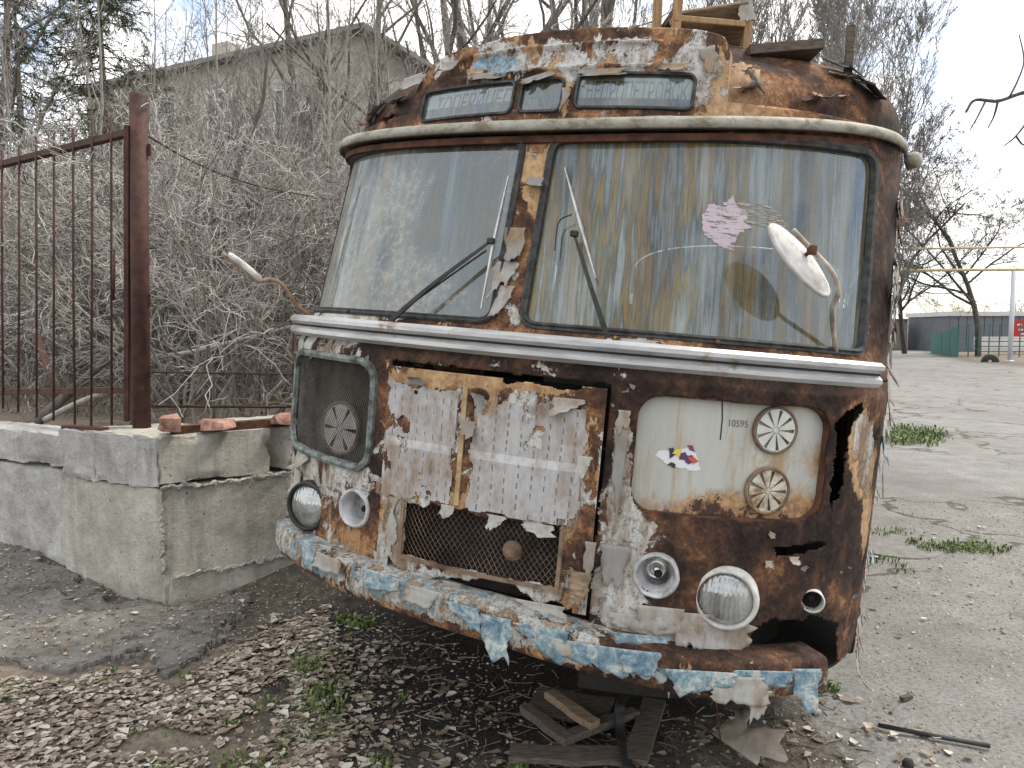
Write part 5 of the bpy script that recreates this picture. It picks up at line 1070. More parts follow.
mh = gp(893, 546); V, F = lathe([(0, .004), (.22, .004), (.24, .008), (.30, .008), (.31, -.02)], 40, mh); props(mk('manhole_cover', V, F, simple('dusty_manhole_iron', (.14, .135, .125), (.22, .215, .20), 12, .9), origin=mh), 'flat round manhole cover in the asphalt beside the bus', 'manhole')
# pieces of pale paper rubbish along the road
# ------------------------------------------------------------------ scattered stuff: leaves, gravel, twigs, grass
r8 = np.random.default_rng(8)
def leaf_mesh(n_pts, size, seed, xy=None, zoff=.004):
    r_ = np.random.default_rng(seed); N = len(xy)
    ang = r_.uniform(0, 6.28, N); s = size*(.35+1.35*r_.random(N)**2.2); tilt = r_.normal(0, .2, N); curl = r_.uniform(-.4, .5, N)
    base = np.array([[-.5, 0], [-.22, .26], [.12, .34], [.5, 0], [.10, -.30], [-.24, -.24]]); sp = np.array([0, 0, 0, 0, 0, 0.])
    V = np.zeros((N, 7, 3)); loc = base[None]*(1+.25*r_.normal(size=(N, 6, 1)))*s[:, None, None]
    c, si = np.cos(ang)[:, None], np.sin(ang)[:, None]; V[:, :6, 0] = loc[..., 0]*c-loc[..., 1]*si; V[:, :6, 1] = loc[..., 0]*si+loc[..., 1]*c
    V[:, :6, 2] = (np.abs(loc[..., 1])*np.abs(curl)[:, None]*1.0)+loc[..., 0]*tilt[:, None]*.5+np.abs(tilt)[:, None]*s[:, None]*.25
    V[..., 0] += xy[:, 0, None]; V[..., 1] += xy[:, 1, None]; V[..., 2] += (gz(xy[:, 0], xy[:, 1])+zoff)[:, None]+r_.uniform(0, .012, N)[:, None]
    f = np.array([[6, i, (i+1) % 6] for i in range(6)]); F = (np.arange(N)[:, None, None]*7+f[None]).reshape(-1, 3)
    return V.reshape(-1, 3), F, np.repeat(r_.random(N), 7)
def m_leaf():
    t = NT('dry_bleached_leaves'); a = t.attr('tone'); c = t.ramp(a[0], [(0, (.085, .062, .042)), (.3, (.19, .145, .10)), (.6, (.34, .285, .225)), (.8, (.46, .42, .36)), (1, (.62, .59, .54))]); n = t.noise(60, 4, .6)
    c = t.mix(t.math('MULTIPLY', n, .5), c, (.16, .13, .10)); return t.done(t.bsdf(c, .75, 0, n, .2, .002))
M_['leaf'] = m_leaf()
def scatter_px(n, poly_, seed):
    r_ = np.random.default_rng(seed); pl = np.array([gp(*p)[:2] for p in poly_]); lo, hi = pl.min(0), pl.max(0); out = []
    while sum(map(len, out)) < n:
        q = r_.uniform(lo, hi, (n*2, 2)); out.append(q[pip(q[:, 0], q[:, 1], pl)])
    return np.concatenate(out)[:n]
leafzone = [(-30, 672), (60, 674), (140, 662), (170, 684), (225, 650), (260, 630), (330, 600), (330, 640), (300, 680), (350, 720), (340, 768), (330, 800), (-40, 800)]
xyA = scatter_px(9000, leafzone, 1); d = fbm(np.concatenate([xyA*3, np.zeros((len(xyA), 1))], 1), 3, 5); xyA = xyA[d > .38]
xyB = scatter_px(700, [(200, 640), (420, 640), (560, 760), (560, 800), (200, 800)], 2); xyC = scatter_px(130, [(0, 560), (170, 610), (290, 560), (330, 610), (210, 660), (0, 660)], 3); xyD = scatter_px(300, [(640, 720), (860, 690), (1000, 768), (640, 800)], 4); xyE = scatter_px(260, [(860, 520), (1010, 520), (1010, 600), (860, 680)], 6)
xyF = scatter_px(2600, [(270, 610), (400, 625), (440, 680), (430, 768), (430, 800), (300, 800), (290, 680)], 61); pf = proj(np.concatenate([xyF, np.zeros((len(xyF), 1))], 1))[0]; xyF = xyF[np.random.default_rng(62).random(len(xyF)) < np.clip((430-pf)/130, 0, 1)**1.5]
xy = np.concatenate([xyA, xyF, xyB, xyC, xyD[:160], xyE[:60]])
sizes = .032
V, F, tone = leaf_mesh(0, sizes, 11, xy); slabm = pip(V[:, 0], V[:, 1], poly); V[:, 2] += np.where(slabm, .028, 0)
props(mk('leaf_litter', V, F, M_['leaf'], attrs={'tone': np.stack([tone]*3, 1)}), 'bleached dry leaf litter on the ground in the left foreground', 'leaf litter', kind='stuff')
# the largest leaves in front, one by one
big = xyA[np.argsort(xyA[:, 1])][:900][::9][:90]
lm = []
for k in range(6):
    V, F, tn = leaf_mesh(0, .052, 40+k, np.zeros((1, 2))); V[:, 2] -= V[:, 2].min(); lm.append(mk_mesh('fallen_leaf', V, F, False, None, {'tone': np.full((7, 3), .35+.11*k)})); lm[-1].materials.append(M_['leaf'])
for k, p in enumerate(big):
    o = bpy.data.objects.new('fallen_leaf', lm[k % 6]); COL.objects.link(o); o.location = (p[0], p[1], float(gz(p[0], p[1]))+.012); o.rotation_euler = (r8.normal()*.15, r8.normal()*.15, r8.uniform(0, 6.28)); props(o, 'large pale dry leaf lying on the litter in the left foreground', 'leaf', 'large fallen leaves on the litter')
# gravel and twigs
def stones(xy, size, seed):
    r_ = np.random.default_rng(seed); N = len(xy); oct_ = np.array([[1, 0, 0], [0, 1, 0], [-1, 0, 0], [0, -1, 0], [0, 0, .7], [0, 0, -.7]]); V = oct_[None]*(1+.35*r_.normal(size=(N, 6, 1)))*(size*r_.uniform(.3, 1.2, N)**1.5)[:, None, None]
    a = r_.uniform(0, 6.28, N); c, s = np.cos(a)[:, None], np.sin(a)[:, None]; x, y = V[..., 0].copy(), V[..., 1].copy(); V[..., 0] = x*c-y*s+xy[:, 0, None]; V[..., 1] = x*s+y*c+xy[:, 1, None]; V[..., 2] += gz(xy[:, 0], xy[:, 1])[:, None]
    f = np.array([[0, 1, 4], [1, 2, 4], [2, 3, 4], [3, 0, 4], [1, 0, 5], [2, 1, 5], [3, 2, 5], [0, 3, 5]]); return V.reshape(-1, 3), (np.arange(N)[:, None, None]*6+f[None]).reshape(-1, 3), np.repeat(r_.random(N), 6)
xyG = np.concatenate([scatter_px(2600, [(640, 720), (860, 690), (880, 600), (900, 500), (1040, 500), (1040, 800), (600, 800)], 12), scatter_px(2600, [(200, 600), (330, 580), (640, 720), (640, 800), (250, 800)], 13), scatter_px(1500, [(0, 556), (165, 607), (290, 556), (330, 600), (200, 668), (0, 668)], 14)])
V, F, tone = stones(xyG, .0075, 15); slabm = pip(V[:, 0], V[:, 1], poly); V[:, 2] += np.where(slabm, .028, 0)
props(mk('gravel', V, F, M_['leaf'], attrs={'tone': np.stack([tone]*3, 1)}), 'fine grit and gravel strewn over the asphalt and soil', 'gravel', kind='stuff')
def twigs_on(xy, L, r0, seed):
    r_ = np.random.default_rng(seed); VV, FF, n = [], [], 0
    for p in xy:
        a = r_.uniform(0, 6.28); l_ = L*r_.uniform(.3, 1.2); z = float(gz(p[0], p[1]))+.008; d_ = np.array([math.cos(a), math.sin(a), 0]); P = np.array([[p[0], p[1], z]])+np.linspace(0, 1, 4)[:, None]*d_*l_+r_.normal(0, l_*.04, (4, 3))*[1, 1, .4]; P[:, 2] = np.maximum(P[:, 2], z-.002)
        V, F = sweep(P, circ(r0*r_.uniform(.5, 1.3), 4), caps=False); VV.append(V); FF.append(np.array(F)+n); n += len(V)
    return np.concatenate(VV), np.concatenate(FF)
M_['twig'] = simple('dry_grey_twig', (.10, .085, .07), (.30, .27, .23), 4, .85, bstr=.1)
xyT = np.concatenate([scatter_px(340, [(330, 600), (560, 660), (560, 800), (250, 800)], 21), scatter_px(150, [(560, 700), (860, 700), (900, 800), (560, 800)], 22), scatter_px(110, [(0, 560), (165, 607), (290, 556), (330, 640), (0, 690)], 23)])
V, F = twigs_on(xyT, .10, .0022, 24); slabm = pip(V[:, 0], V[:, 1], poly); V[:, 2] += np.where(slabm, .028, 0)
props(mk('twig_litter', V, F, M_['twig']), 'dry twigs and stalks scattered on the soil around the bus', 'twigs', kind='stuff')
def m_grass():
    t = NT('fresh_spring_grass'); a = t.attr('tone'); c = t.ramp(a[0], [(0, (.045, .075, .018)), (.5, (.085, .14, .03)), (1, (.17, .21, .06))]); b = t.bsdf(c, .6); return t.done(b)
M_['grass'] = m_grass()
def grass(spots, seed):
    r_ = np.random.default_rng(seed); VV, FF, TT, n = [], [], [], 0
    for (u, v, rad, cnt, hgt) in spots:
        c = gp(u, v); c[2] = float(gz(c[0], c[1]))
        for k in range(cnt):
            a = r_.uniform(0, 6.28); q = rad*math.sqrt(r_.random()); b = c+[math.cos(a)*q, math.sin(a)*q, 0]; l_ = hgt*r_.uniform(.4, 1.2); da = r_.uniform(0, 6.28); lean = r_.uniform(.2, .9); d_ = np.array([math.cos(da), math.sin(da), 0]); w_ = np.array([-math.sin(da), math.cos(da), 0])*l_*r_.uniform(.06, .16)
            p1 = b+d_*l_*lean*.4+[0, 0, l_*.6]; p2 = b+d_*l_*lean+[0, 0, l_*(.95-.4*lean)]
            VV.append(np.array([b-w_*.4, b+w_*.4, p1+w_, p1-w_, p2])); FF += [(n, n+1, n+2, n+3), (n+3, n+2, n+4)]; TT += [r_.random()]*5; n += 5
    return np.concatenate(VV), FF, np.array(TT)
gs = [(308, 664, .07, 90, .045), (322, 700, .10, 110, .045), (320, 724, .08, 60, .035), (300, 655, .04, 40, .04), (322, 690, .05, 60, .05), (200, 700, .05, 60, .035), (18, 553, .06, 110, .09), (22, 550, .04, 60, .09), (10, 690, .08, 60, .03), (100, 680, .05, 30, .03), (110, 668, .03, 30, .04), (185, 672, .03, 30, .03), (362, 622, .07, 70, .06), (345, 618, .05, 50, .06), (385, 756, .05, 50, .04), (240, 762, .09, 80, .035), (170, 762, .07, 50, .03), (280, 740, .10, 90, .03), (340, 732, .05, 30, .03), (404, 692, .03, 20, .03), (830, 688, .04, 50, .05), (128, 606, .05, 40, .025), (232, 716, .04, 40, .03), (262, 700, .06, 50, .03)]
gs += [(u, 548+r8.normal()*2, .13, 90, .045) for u in np.linspace(925, 990, 7)]+[(u, 532+r8.normal()*2, .10, 40, .04) for u in np.linspace(878, 900, 3)]+[(890, 562, .10, 50, .04), (900, 570, .1, 30, .04), (516, 762, .04, 40, .05)]
gs += [(905+r8.normal()*10, 437+r8.normal()*4, .35, 90, .10) for k in range(9)]+[(930+r8.normal()*14, 438+r8.normal()*3, .3, 60, .07) for k in range(6)]
gs += [(r8.uniform(285, 350), r8.uniform(645, 745), .05, 34, .026) for k in range(26)]+[(r8.uniform(0, 330), r8.uniform(690, 768), .04, 18, .022) for k in range(22)]
V, F, tone = grass(gs, 31)
props(mk('grass', V, F, M_['grass'], attrs={'tone': np.stack([tone]*3, 1)}), 'small tufts of fresh green grass in the litter and pavement cracks', 'grass', kind='stuff')
V, F = [], []
bank = np.stack([r8.uniform(20, 42, 2600), r8.uniform(33, 50, 2600)], 1); bank = bank[bank[:, 0] > .56*bank[:, 1]+2.0]

# ------------------------------------------------------------------ trees
def grow(parents, prad, n, lr, ang, npts, wander, trop, rr, rng_, tmin=.25, tmax=1.0, lexp=0.6, plen=None):
    B, N, _ = parents.shape; idx = np.repeat(np.arange(B), n); M = len(idx); t = tmin+(tmax-tmin)*rng_.random(M)**.9; f = t*(N-1); i = np.minimum(f.astype(int), N-2); u = (f-i)[:, None]
    p = parents[idx, i]*(1-u)+parents[idx, i+1]*u; r0 = prad[idx, i]*(1-u[:, 0])+prad[idx, i+1]*u[:, 0]; T = parents[idx, i+1]-parents[idx, i]; T /= np.linalg.norm(T, axis=1)[:, None]+1e-9
    L = np.linalg.norm(np.diff(parents, axis=1), axis=2).sum(1)[idx]*lr*(1-lexp*t)*rng_.uniform(.55, 1.25, M)
    q = rng_.normal(size=(M, 3)); q -= T*np.sum(q*T, 1)[:, None]; q /= np.linalg.norm(q, axis=1)[:, None]+1e-9; a = ang*rng_.uniform(.6, 1.35, M)[:, None]
    d = T*np.cos(a)+q*np.sin(a); P = np.zeros((M, npts, 3)); P[:, 0] = p
    for k in range(1, npts):
        d = d+rng_.normal(size=(M, 3))*wander+np.array([0, 0, trop]); d /= np.linalg.norm(d, axis=1)[:, None]; P[:, k] = P[:, k-1]+d*(L/(npts-1))[:, None]
    rad = (r0*rr)[:, None]*np.linspace(1, .35, npts)[None]; return P, rad
def tubes(Ps, Rs, k, rmin=0.0):
    B, N, _ = Ps.shape; T = np.gradient(Ps, axis=1); T /= np.linalg.norm(T, axis=2, keepdims=True)+1e-9
    a = np.where(np.abs(T[:, :1, 2:3]) < .9, np.array([0, 0, 1.]), np.array([1., 0, 0])); X = np.cross(np.broadcast_to(a, T.shape), T); X /= np.linalg.norm(X, axis=2, keepdims=True)+1e-9; Yv = np.cross(T, X)
    an = np.arange(k)*2*math.pi/k; Rr = np.maximum(Rs, rmin)[..., None, None]; V = Ps[:, :, None]+Rr*(X[:, :, None]*np.cos(an)[:, None]+Yv[:, :, None]*np.sin(an)[:, None])
    b = np.arange(B)[:, None, None]*N*k; i = np.arange(N-1)[None, :, None]*k; j = np.arange(k)[None, None]; j2 = (np.arange(k)+1)[None, None] % k
    F = np.stack([b+i+j, b+i+j2, b+i+k+j2, b+i+k+j], -1).reshape(-1, 4); return V.reshape(-1, 3), F
def join(lst):
    V, F, n = [], [], 0
    for v, f in lst: V.append(v); F.append(f+n); n += len(v)
    return np.concatenate(V), np.concatenate(F)
def make_tree(seed, h, r0, spec, lean=(0, 0), stems=1, spread=0.0, twist=.05, tip=.15, rmin=.002, npt=9, woody=1):
    r_ = np.random.default_rng(seed); P = np.zeros((stems, npt, 3)); d = np.zeros((stems, 3)); d[:, 2] = 1; d[:, :2] = np.array(lean)+r_.normal(0, spread, (stems, 2)); d /= np.linalg.norm(d, axis=1)[:, None]
    P[:, 0, :2] = r_.normal(0, .25 if stems > 1 else 0, (stems, 2)); H_ = h*r_.uniform(.7 if stems > 1 else 1, 1.05, stems)
    for k in range(1, npt):
        d = d+r_.normal(0, twist, (stems, 3)); d /= np.linalg.norm(d, axis=1)[:, None]; P[:, k] = P[:, k-1]+d*(H_/(npt-1))[:, None]
    P[:, 0, 2] = -.15; rad = r0*np.linspace(1, tip, npt)[None]*np.ones((stems, 1)); lev = [(P, rad)]
    for (n, lr, ang, npts, wand, trop, rr, t0) in spec: lev.append(grow(*lev[-1], n, lr, ang, npts, wand, trop, rr, r_, t0))
    ks = [8, 6, 4, 3, 3, 3]; wood = join([tubes(p, q, ks[i], rmin) for i, (p, q) in enumerate(lev[:1+woody])]); tw = join([tubes(p, q, ks[i+1+woody], rmin) for i, (p, q) in enumerate(lev[1+woody:])]); return wood, tw
def bark(name, c1, c2): return simple(name, c1, c2, 6, .9, stretch=(3, 3, .6), bstr=.4, rnd=.12)
M_['bark'] = bark('grey_brown_bark', (.055, .048, .040), (.15, .135, .115)); M_['pale_twigs'] = bark('pale_dry_twigs', (.26, .25, .235), (.46, .445, .42)); M_['mid_twigs'] = bark('brown_grey_twigs', (.15, .138, .124), (.29, .272, .25)); M_['dark_twigs'] = bark('dark_twigs', (.040, .034, .030), (.10, .088, .076)); M_['poplar'] = bark('poplar_twigs', (.15, .14, .13), (.28, .265, .25))
def tree_pair(seed, *a, wood='bark', tw='mid_twigs', **k):
    (wv, wf), (tv, tf) = make_tree(seed, *a, **k); m1 = mk_mesh('trunk', wv, wf, True); m1.materials.append(M_[wood]); m2 = mk_mesh('crown', tv, tf, False); m2.materials.append(M_[tw]); return m1, m2
def place(name, pair, loc, rz, sc, label, cat, group=None, names=('trunk', 'crown'), tiltx=0):
    e = empty(name, loc, rz, label, cat, group); e.scale = (sc, sc, sc); e.rotation_euler[0] = tiltx
    for nm, me in zip(names, pair): o = bpy.data.objects.new(nm, me); COL.objects.link(o); o.parent = e
    return e
def onground(x, y): return (x, y, float(gz(x, y)))
# tangled shrubs behind the wall
SH = [tree_pair(200+k, 2.6, .016, [(9, .55, .8, 7, .20, .01, .6, .1), (7, .6, .75, 7, .26, -.01, .6, .1), (2, .55, .8, 5, .3, 0, .6, .2)], stems=9, spread=.55, twist=.16, wood='mid_twigs', tw=['pale_twigs', 'mid_twigs', 'dark_twigs'][k], rmin=.003) for k in range(3)]
spots = []
for k, (u, yy) in enumerate([(40, 8.5), (110, 9.5), (175, 7.2), (215, 8.2), (255, 7.4), (290, 9.0), (200, 10.5), (150, 11), (80, 12), (20, 11), (-30, 9.5), (330, 10), (370, 12), (260, 12.5), (310, 13.5), (190, 13), (120, 14), (40, 15), (230, 6.6), (395, 14.5), (-20, 13), (60, 10.2), (285, 7.6), (345, 15), (170, 8.6), (235, 9.2), (275, 10.2), (195, 12), (300, 11.3), (140, 9), (215, 14.5), (325, 12.2), (255, 15.5), (160, 16)]):
    x = (u-CX)/FPX*yy; spots.append((x, yy)); s_ = .85+.09*(yy-6)+.25*r8.random()
    place('shrub', SH[k % 3], onground(x, yy), r8.uniform(0, 6.28), s_, 'bare grey shrub in the tangled thicket behind the concrete wall and gate', 'shrub', 'bare thicket shrubs behind the wall', ('stems', 'twigs'))
for k, (u, yy, s_) in enumerate([(150, 19, 2.3), (200, 18, 2.4), (245, 20, 2.5), (290, 18, 2.3), (330, 19, 2.6), (120, 17, 2.0), (180, 21, 2.6), (270, 16, 2.0), (60, 18, 2.0), (10, 17, 2.0)]):
    x = (u-CX)/FPX*yy; place('shrub', SH[[0, 1][k % 2]], onground(x, yy), r8.uniform(0, 6.28), s_, 'tall bare shrub rising out of the thicket in front of the grey house', 'shrub', 'tall bare shrubs before the house', ('stems', 'twigs'))
# taller saplings through the thicket
SP = [tree_pair(220+k, 6.5, .040, [(16, .38, .6, 7, .12, .05, .5, .15), (8, .42, .6, 5, .2, .03, .55, .15), (5, .45, .7, 4, .25, .02, .6, .2)], stems=1 if k else 2, spread=.08, twist=.07, wood='mid_twigs', tw='mid_twigs', rmin=.003) for k in range(2)]
for k, (u, yy, s_, lb) in enumerate([(20, 11.5, 1.0, 'slender bare sapling seen through the left end of the gate'), (100, 12.5, 1.1, 'slender bare sapling rising behind the gate stile'), (170, 15, 1.2, 'slender bare sapling in front of the building windows'), (238, 13, 1.15, 'slender bare sapling in the middle of the thicket'), (300, 16, 1.3, 'slender bare sapling left of the large leaning trees'), (368, 14, 1.15, 'slender bare sapling just left of the bus windscreen top'), (420, 17, 1.3, 'slender bare sapling behind the left roof corner of the bus'), (-25, 13, 1.2, 'slender bare sapling at the far left picture edge'), (140, 17, 1.3, 'slender bare sapling directly above the gate post top'), (205, 18, 1.35, 'slender bare sapling beside the right house window'), (268, 19, 1.4, 'slender bare sapling before the right end of the house'), (335, 12, 1.0, 'slender bare sapling beside the left windscreen edge of the bus')]):
    x = (u-CX)/FPX*yy; place('sapling', SP[k % 2], onground(x, yy), r8.uniform(0, 6.28), s_, lb, 'sapling', 'bare saplings behind the wall')
for k, (u, yy, s_) in enumerate([(160, 16, 1.2), (185, 19, 1.35), (222, 16.5, 1.25), (250, 18, 1.3), (280, 15.5, 1.2), (312, 18, 1.3), (150, 20, 1.4), (235, 21, 1.45), (295, 20.5, 1.4), (325, 15, 1.15)]):
    x = (u-CX)/FPX*yy; place('sapling', SP[k % 2], onground(x, yy), r8.uniform(0, 6.28), s_, 'thin bare sapling in the dense screen of twigs before the grey house', 'sapling', 'thin saplings screening the house')
# large bare trees
BT = [tree_pair(240+k, 11, .20, [(11, .62, .65, 9, .12, .04, .55, .28), (8, .5, .65, 7, .17, .03, .5, .2), (7, .5, .7, 5, .22, .01, .5, .15), (4, .5, .75, 4, .26, -.01, .55, .2)], lean=[(.12, 0), (-.1, .05), (.05, .1)][k], twist=.09, tip=.25, rmin=.0045, tw=['mid_twigs', 'mid_twigs', 'pale_twigs'][k]) for k in range(3)]
for k, (u, yy, s_, rz, lb) in enumerate([(350, 19, 1.0, .4, 'large bare tree with leaning trunk left of the bus roof'), (318, 23, 1.05, 2.2, 'large bare tree behind the thicket, left of the leaning one'), (395, 26, 1.1, 4.0, 'large bare tree whose crown shows above the left roof of the bus'), (470, 30, 1.75, 1.2, 'bare tree directly behind the bus route signs'), (560, 34, 1.9, 3.1, 'bare tree behind the middle of the bus roof'), (425, 25, 1.45, 5.5, 'bare tree rising above the left shoulder of the bus roof'), (515, 27, 1.6, 2.7, 'bare tree between the left and middle route signs'), (610, 38, 2.0, .2, 'bare tree left of the broken chair on the roof'), (235, 34, 1.0, 5.1, 'bare tree behind the grey building roof'), (-10, 18, .95, .9, 'bare brown tree at the left picture edge above the gate')]):
    x = (u-CX)/FPX*yy; place('bare_tree', BT[k % 3], onground(x, yy), rz, s_, lb, 'tree', 'large bare trees')
# leaning dark trunk inside the thicket and a fallen branch behind the gate
V, F = tube(smooth_path([at(195, 345, 7.4), at(222, 250, 7.5), at(240, 160, 7.6), at(262, 105, 7.7), at(268, 60, 7.8), at(290, 20, 7.9)], 20), .042, 8, scale=np.linspace(1.1, .12, 20)); o = mk('crooked_trunk', V, F, M_['dark_twigs'], smooth=True, origin=at(195, 345, 7.4)); V2 = at(195, 345, 7.4)
props(o, 'crooked dark trunk leaning in the thicket right of the gate post', 'tree trunk')
V, F = tube(smooth_path([at(195, 345, 7.4), at(188, 380, 7.3), at(185, 404, 7.3)], 8), .055, 8); mk('root', rel(V, at(195, 345, 7.4)), F, M_['dark_twigs'], o, smooth=True)
lg_ = empty('fallen_branch', at(35, 425, 5.9), 0, 'thick broken branch slanting up behind the gate bars', 'branch'); lo_ = at(35, 425, 5.9)
V, F = tube(smooth_path([at(30, 428, 5.9), at(70, 392, 6.0), at(122, 346, 6.1)], 14), .038, 10, scale=np.linspace(1.25, .8, 14)); mk('limb', rel(V, lo_), F, M_['bark'], lg_, smooth=True)
V, F = tube(smooth_path([at(45, 420, 5.85), at(75, 404, 5.8), at(110, 390, 5.8)], 10), .026, 8, scale=np.linspace(1, .6, 10)); mk('side_limb', rel(V, lo_), F, M_['pale_twigs'], lg_, smooth=True)
o = mk('dead_branch', *tube(smooth_path([at(298, 325, 6.6), at(240, 340, 6.6), at(190, 352, 6.7), at(150, 358, 6.9)], 18), .022, 8, scale=np.linspace(.6, 1, 18)), M_['pale_twigs'], smooth=True, origin=at(190, 352, 6.7)); props(o, 'long pale dead branch lying across the thicket right of the gate post', 'branch')
# wires and rods right of the post
def rods(name, pts, r_, lab, cat, mat='rustpipe'):
    V, F = tube(smooth_path(pts, 14), r_, 6); return props(mk(name, V, F, M_[mat], smooth=True, origin=pts[0]), lab, cat)
rods('fence_rail', [at(148, 372, 5.2), at(290, 374, 6.2)], .008, 'upper rusty rod of the low fence between gate post and bus', 'rail')
rods('fence_rail', [at(148, 406, 5.4), at(292, 407, 6.4)], .012, 'lower rusty rod of the low fence between gate post and bus', 'rail')
rods('barbed_wire', [at(141, 132, PD), at(200, 165, PD+.7), at(262, 187, PD+1.4), at(335, 200, PD+2.4)], .006, 'rusty barbed wire running from the post top towards the bus', 'wire')
cl = empty('wire_mesh_fence', at(60, 400, 6.5), 0, 'low sagging chain link fence in front of the thicket behind the gate', 'fence'); c0_ = at(60, 400, 6.5)
def mesh_panel(u0, u1, v0, v1, y0_, y1_, nu, nv_, nm):
    VV, FF, n = [], [], 0
    for i in range(nv_+1):
        k = np.arange(nu*2+1); s = k/(2*nu); vv = np.clip((i+np.where((k+i) % 2 == 0, -.5, .5))/nv_, 0, 1); P = np.array([at(lin(u0, u1, a), lin(v0, v1, b), lin(y0_, y1_, a)) for a, b in zip(s, vv)]); V, F = sweep(P, circ(.0016, 3), caps=False, up=(0, -1, 0)); VV.append(V-c0_); FF.append(np.array(F)+n); n += len(V)
    mk(nm, np.concatenate(VV), np.concatenate(FF), M_['dark_twigs'], cl)
mesh_panel(-20, 132, 340, 415, 6.8, 6.3, 30, 9, 'mesh_panel'); mesh_panel(150, 296, 300, 402, 5.5, 6.4, 34, 14, 'mesh_panel')
for u, yy in ((-5, 6.8), (132, 6.3), (294, 6.4)):
    V, F = tube([at(u, 330, yy), at(u, 430, yy)], .014, 8); mk('fence_stake', rel(V, c0_), F, M_['rustpipe'], cl, smooth=True)
# conifer
def conifer(seed, h, loc, label):
    r_ = np.random.default_rng(seed); e = empty('conifer', loc, 0, label, 'tree'); V, F = tube([[0, 0, -.2], [0.05, 0, h*.5], [0, 0, h]], .16, 8, scale=[1, .6, .1]); mk('trunk', V, F, M_['bark'], e, smooth=True); Q = []
    bz = np.repeat(np.linspace(.18, .98, 30), 6)*h; M = len(bz); a = r_.uniform(0, 6.28, M); L = (1-bz/h)**.8*h*.30*r_.uniform(.6, 1.2, M)+.25; N = 8; s = np.linspace(0, 1, N)
    P = np.stack([np.cos(a)[:, None]*L[:, None]*s, np.sin(a)[:, None]*L[:, None]*s, bz[:, None]-.35*L[:, None]*s**1.3+.12*L[:, None]*s**3], -1); P += r_.normal(0, .03, P.shape); rad = np.full((M, N), .02)*np.linspace(1, .3, N); tb_ = tubes(P, rad, 3); mk('limbs', *tb_, M_['dark_twigs'], e)
    C, _ = grow(P, rad, 11, .45, .8, 4, .15, -.06, .5, r_, .15, 1, .3); B, Nn, _ = C.shape; nd = 12; idx = np.repeat(np.arange(B), nd); t = r_.random(len(idx))*(Nn-1.001); i = t.astype(int); u = (t-i)[:, None]; p = C[idx, i]*(1-u)+C[idx, i+1]*u; d_ = r_.normal(size=p.shape)*.6+[0, 0, -.25]; d_ += (C[idx, -1]-C[idx, 0])/np.linalg.norm(C[idx, -1]-C[idx, 0], axis=1)[:, None]; d_ /= np.linalg.norm(d_, axis=1)[:, None]; w_ = np.cross(d_, r_.normal(size=d_.shape)); w_ /= np.linalg.norm(w_, axis=1)[:, None]
    l_ = .17*r_.uniform(.6, 1.3, len(p))[:, None]; V = np.stack([p-w_*.011, p+w_*.011, p+d_*l_], 1).reshape(-1, 3); F = np.arange(len(V)).reshape(-1, 3); mk('crown', V, F, simple('conifer_needles', (.030, .042, .018), (.075, .092, .040), 5, .7), e)
yy = 17.; conifer(71, 9.5, onground((112-CX)/FPX*yy, yy), 'dark green spruce behind the thicket, nearest to the gate post')
yy = 20.; conifer(72, 10.5, onground((30-CX)/FPX*yy, yy), 'dark green spruce in the upper left corner')

# right side: poplars and others
PO = [tree_pair(260+k, 15, .085, [(38, .44, .42, 8, .06, .10, .35, .12), (12, .45, .5, 6, .12, .08, .5, .15), (9, .5, .5, 4, .18, .06, .6, .2)], twist=.03, tip=.12, rmin=.0075, wood='poplar', tw='poplar', stems=[3, 1][k], spread=.10) for k in range(2)]
for k, (u, yy, s_, rz, i_, lb) in enumerate([(850, 27, .95, .3, 0, 'tall bare poplar just right of the bus roof, many upright branches'), (882, 31, 1.0, 2.0, 0, 'tall bare poplar standing right behind the first one'), (800, 46, 1.75, 1.0, 1, 'distant thin poplar right of the broken chair'), (765, 50, 1.9, 4.0, 1, 'distant thin poplar directly behind the broken chair'), (735, 48, 1.8, 2.6, 1, 'distant thin poplar left of the broken chair'), (830, 44, 1.5, 5.0, 1, 'distant thin poplar behind the wooden stake'), (690, 52, 1.9, .8, 1, 'distant thin poplar behind the right end of the route sign'), (640, 50, 1.85, 3.8, 1, 'distant thin poplar behind the middle of the roof box')]):
    x = (u-CX)/FPX*yy; place('poplar', PO[i_], onground(x, yy), rz, s_, lb, 'tree', 'bare poplars')
OT = tree_pair(281, 7.0, .11, [(14, .85, .95, 9, .16, .02, .55, .22), (10, .6, .75, 7, .2, .01, .5, .2), (9, .55, .75, 5, .22, .01, .5, .15), (7, .55, .8, 4, .25, 0, .6, .2)], lean=(.10, 0), twist=.12, tip=.3, rmin=.0055, wood='dark_twigs', tw='dark_twigs')
yy = 46.; place('spreading_tree', OT, onground((978-CX)/FPX*yy, yy), .6, 1.75, 'dark spreading bare tree beside the white lamp post', 'tree')
yy = 52.; place('spreading_tree', OT, onground((905-CX)/FPX*yy, yy), 2.9, 1.6, 'dark spreading bare tree beyond the end of the lane', 'tree')
yy = 58.; place('spreading_tree', OT, onground((1075-CX)/FPX*yy, yy), 4.4, 1.6, 'dark spreading bare tree at the right picture edge', 'tree')
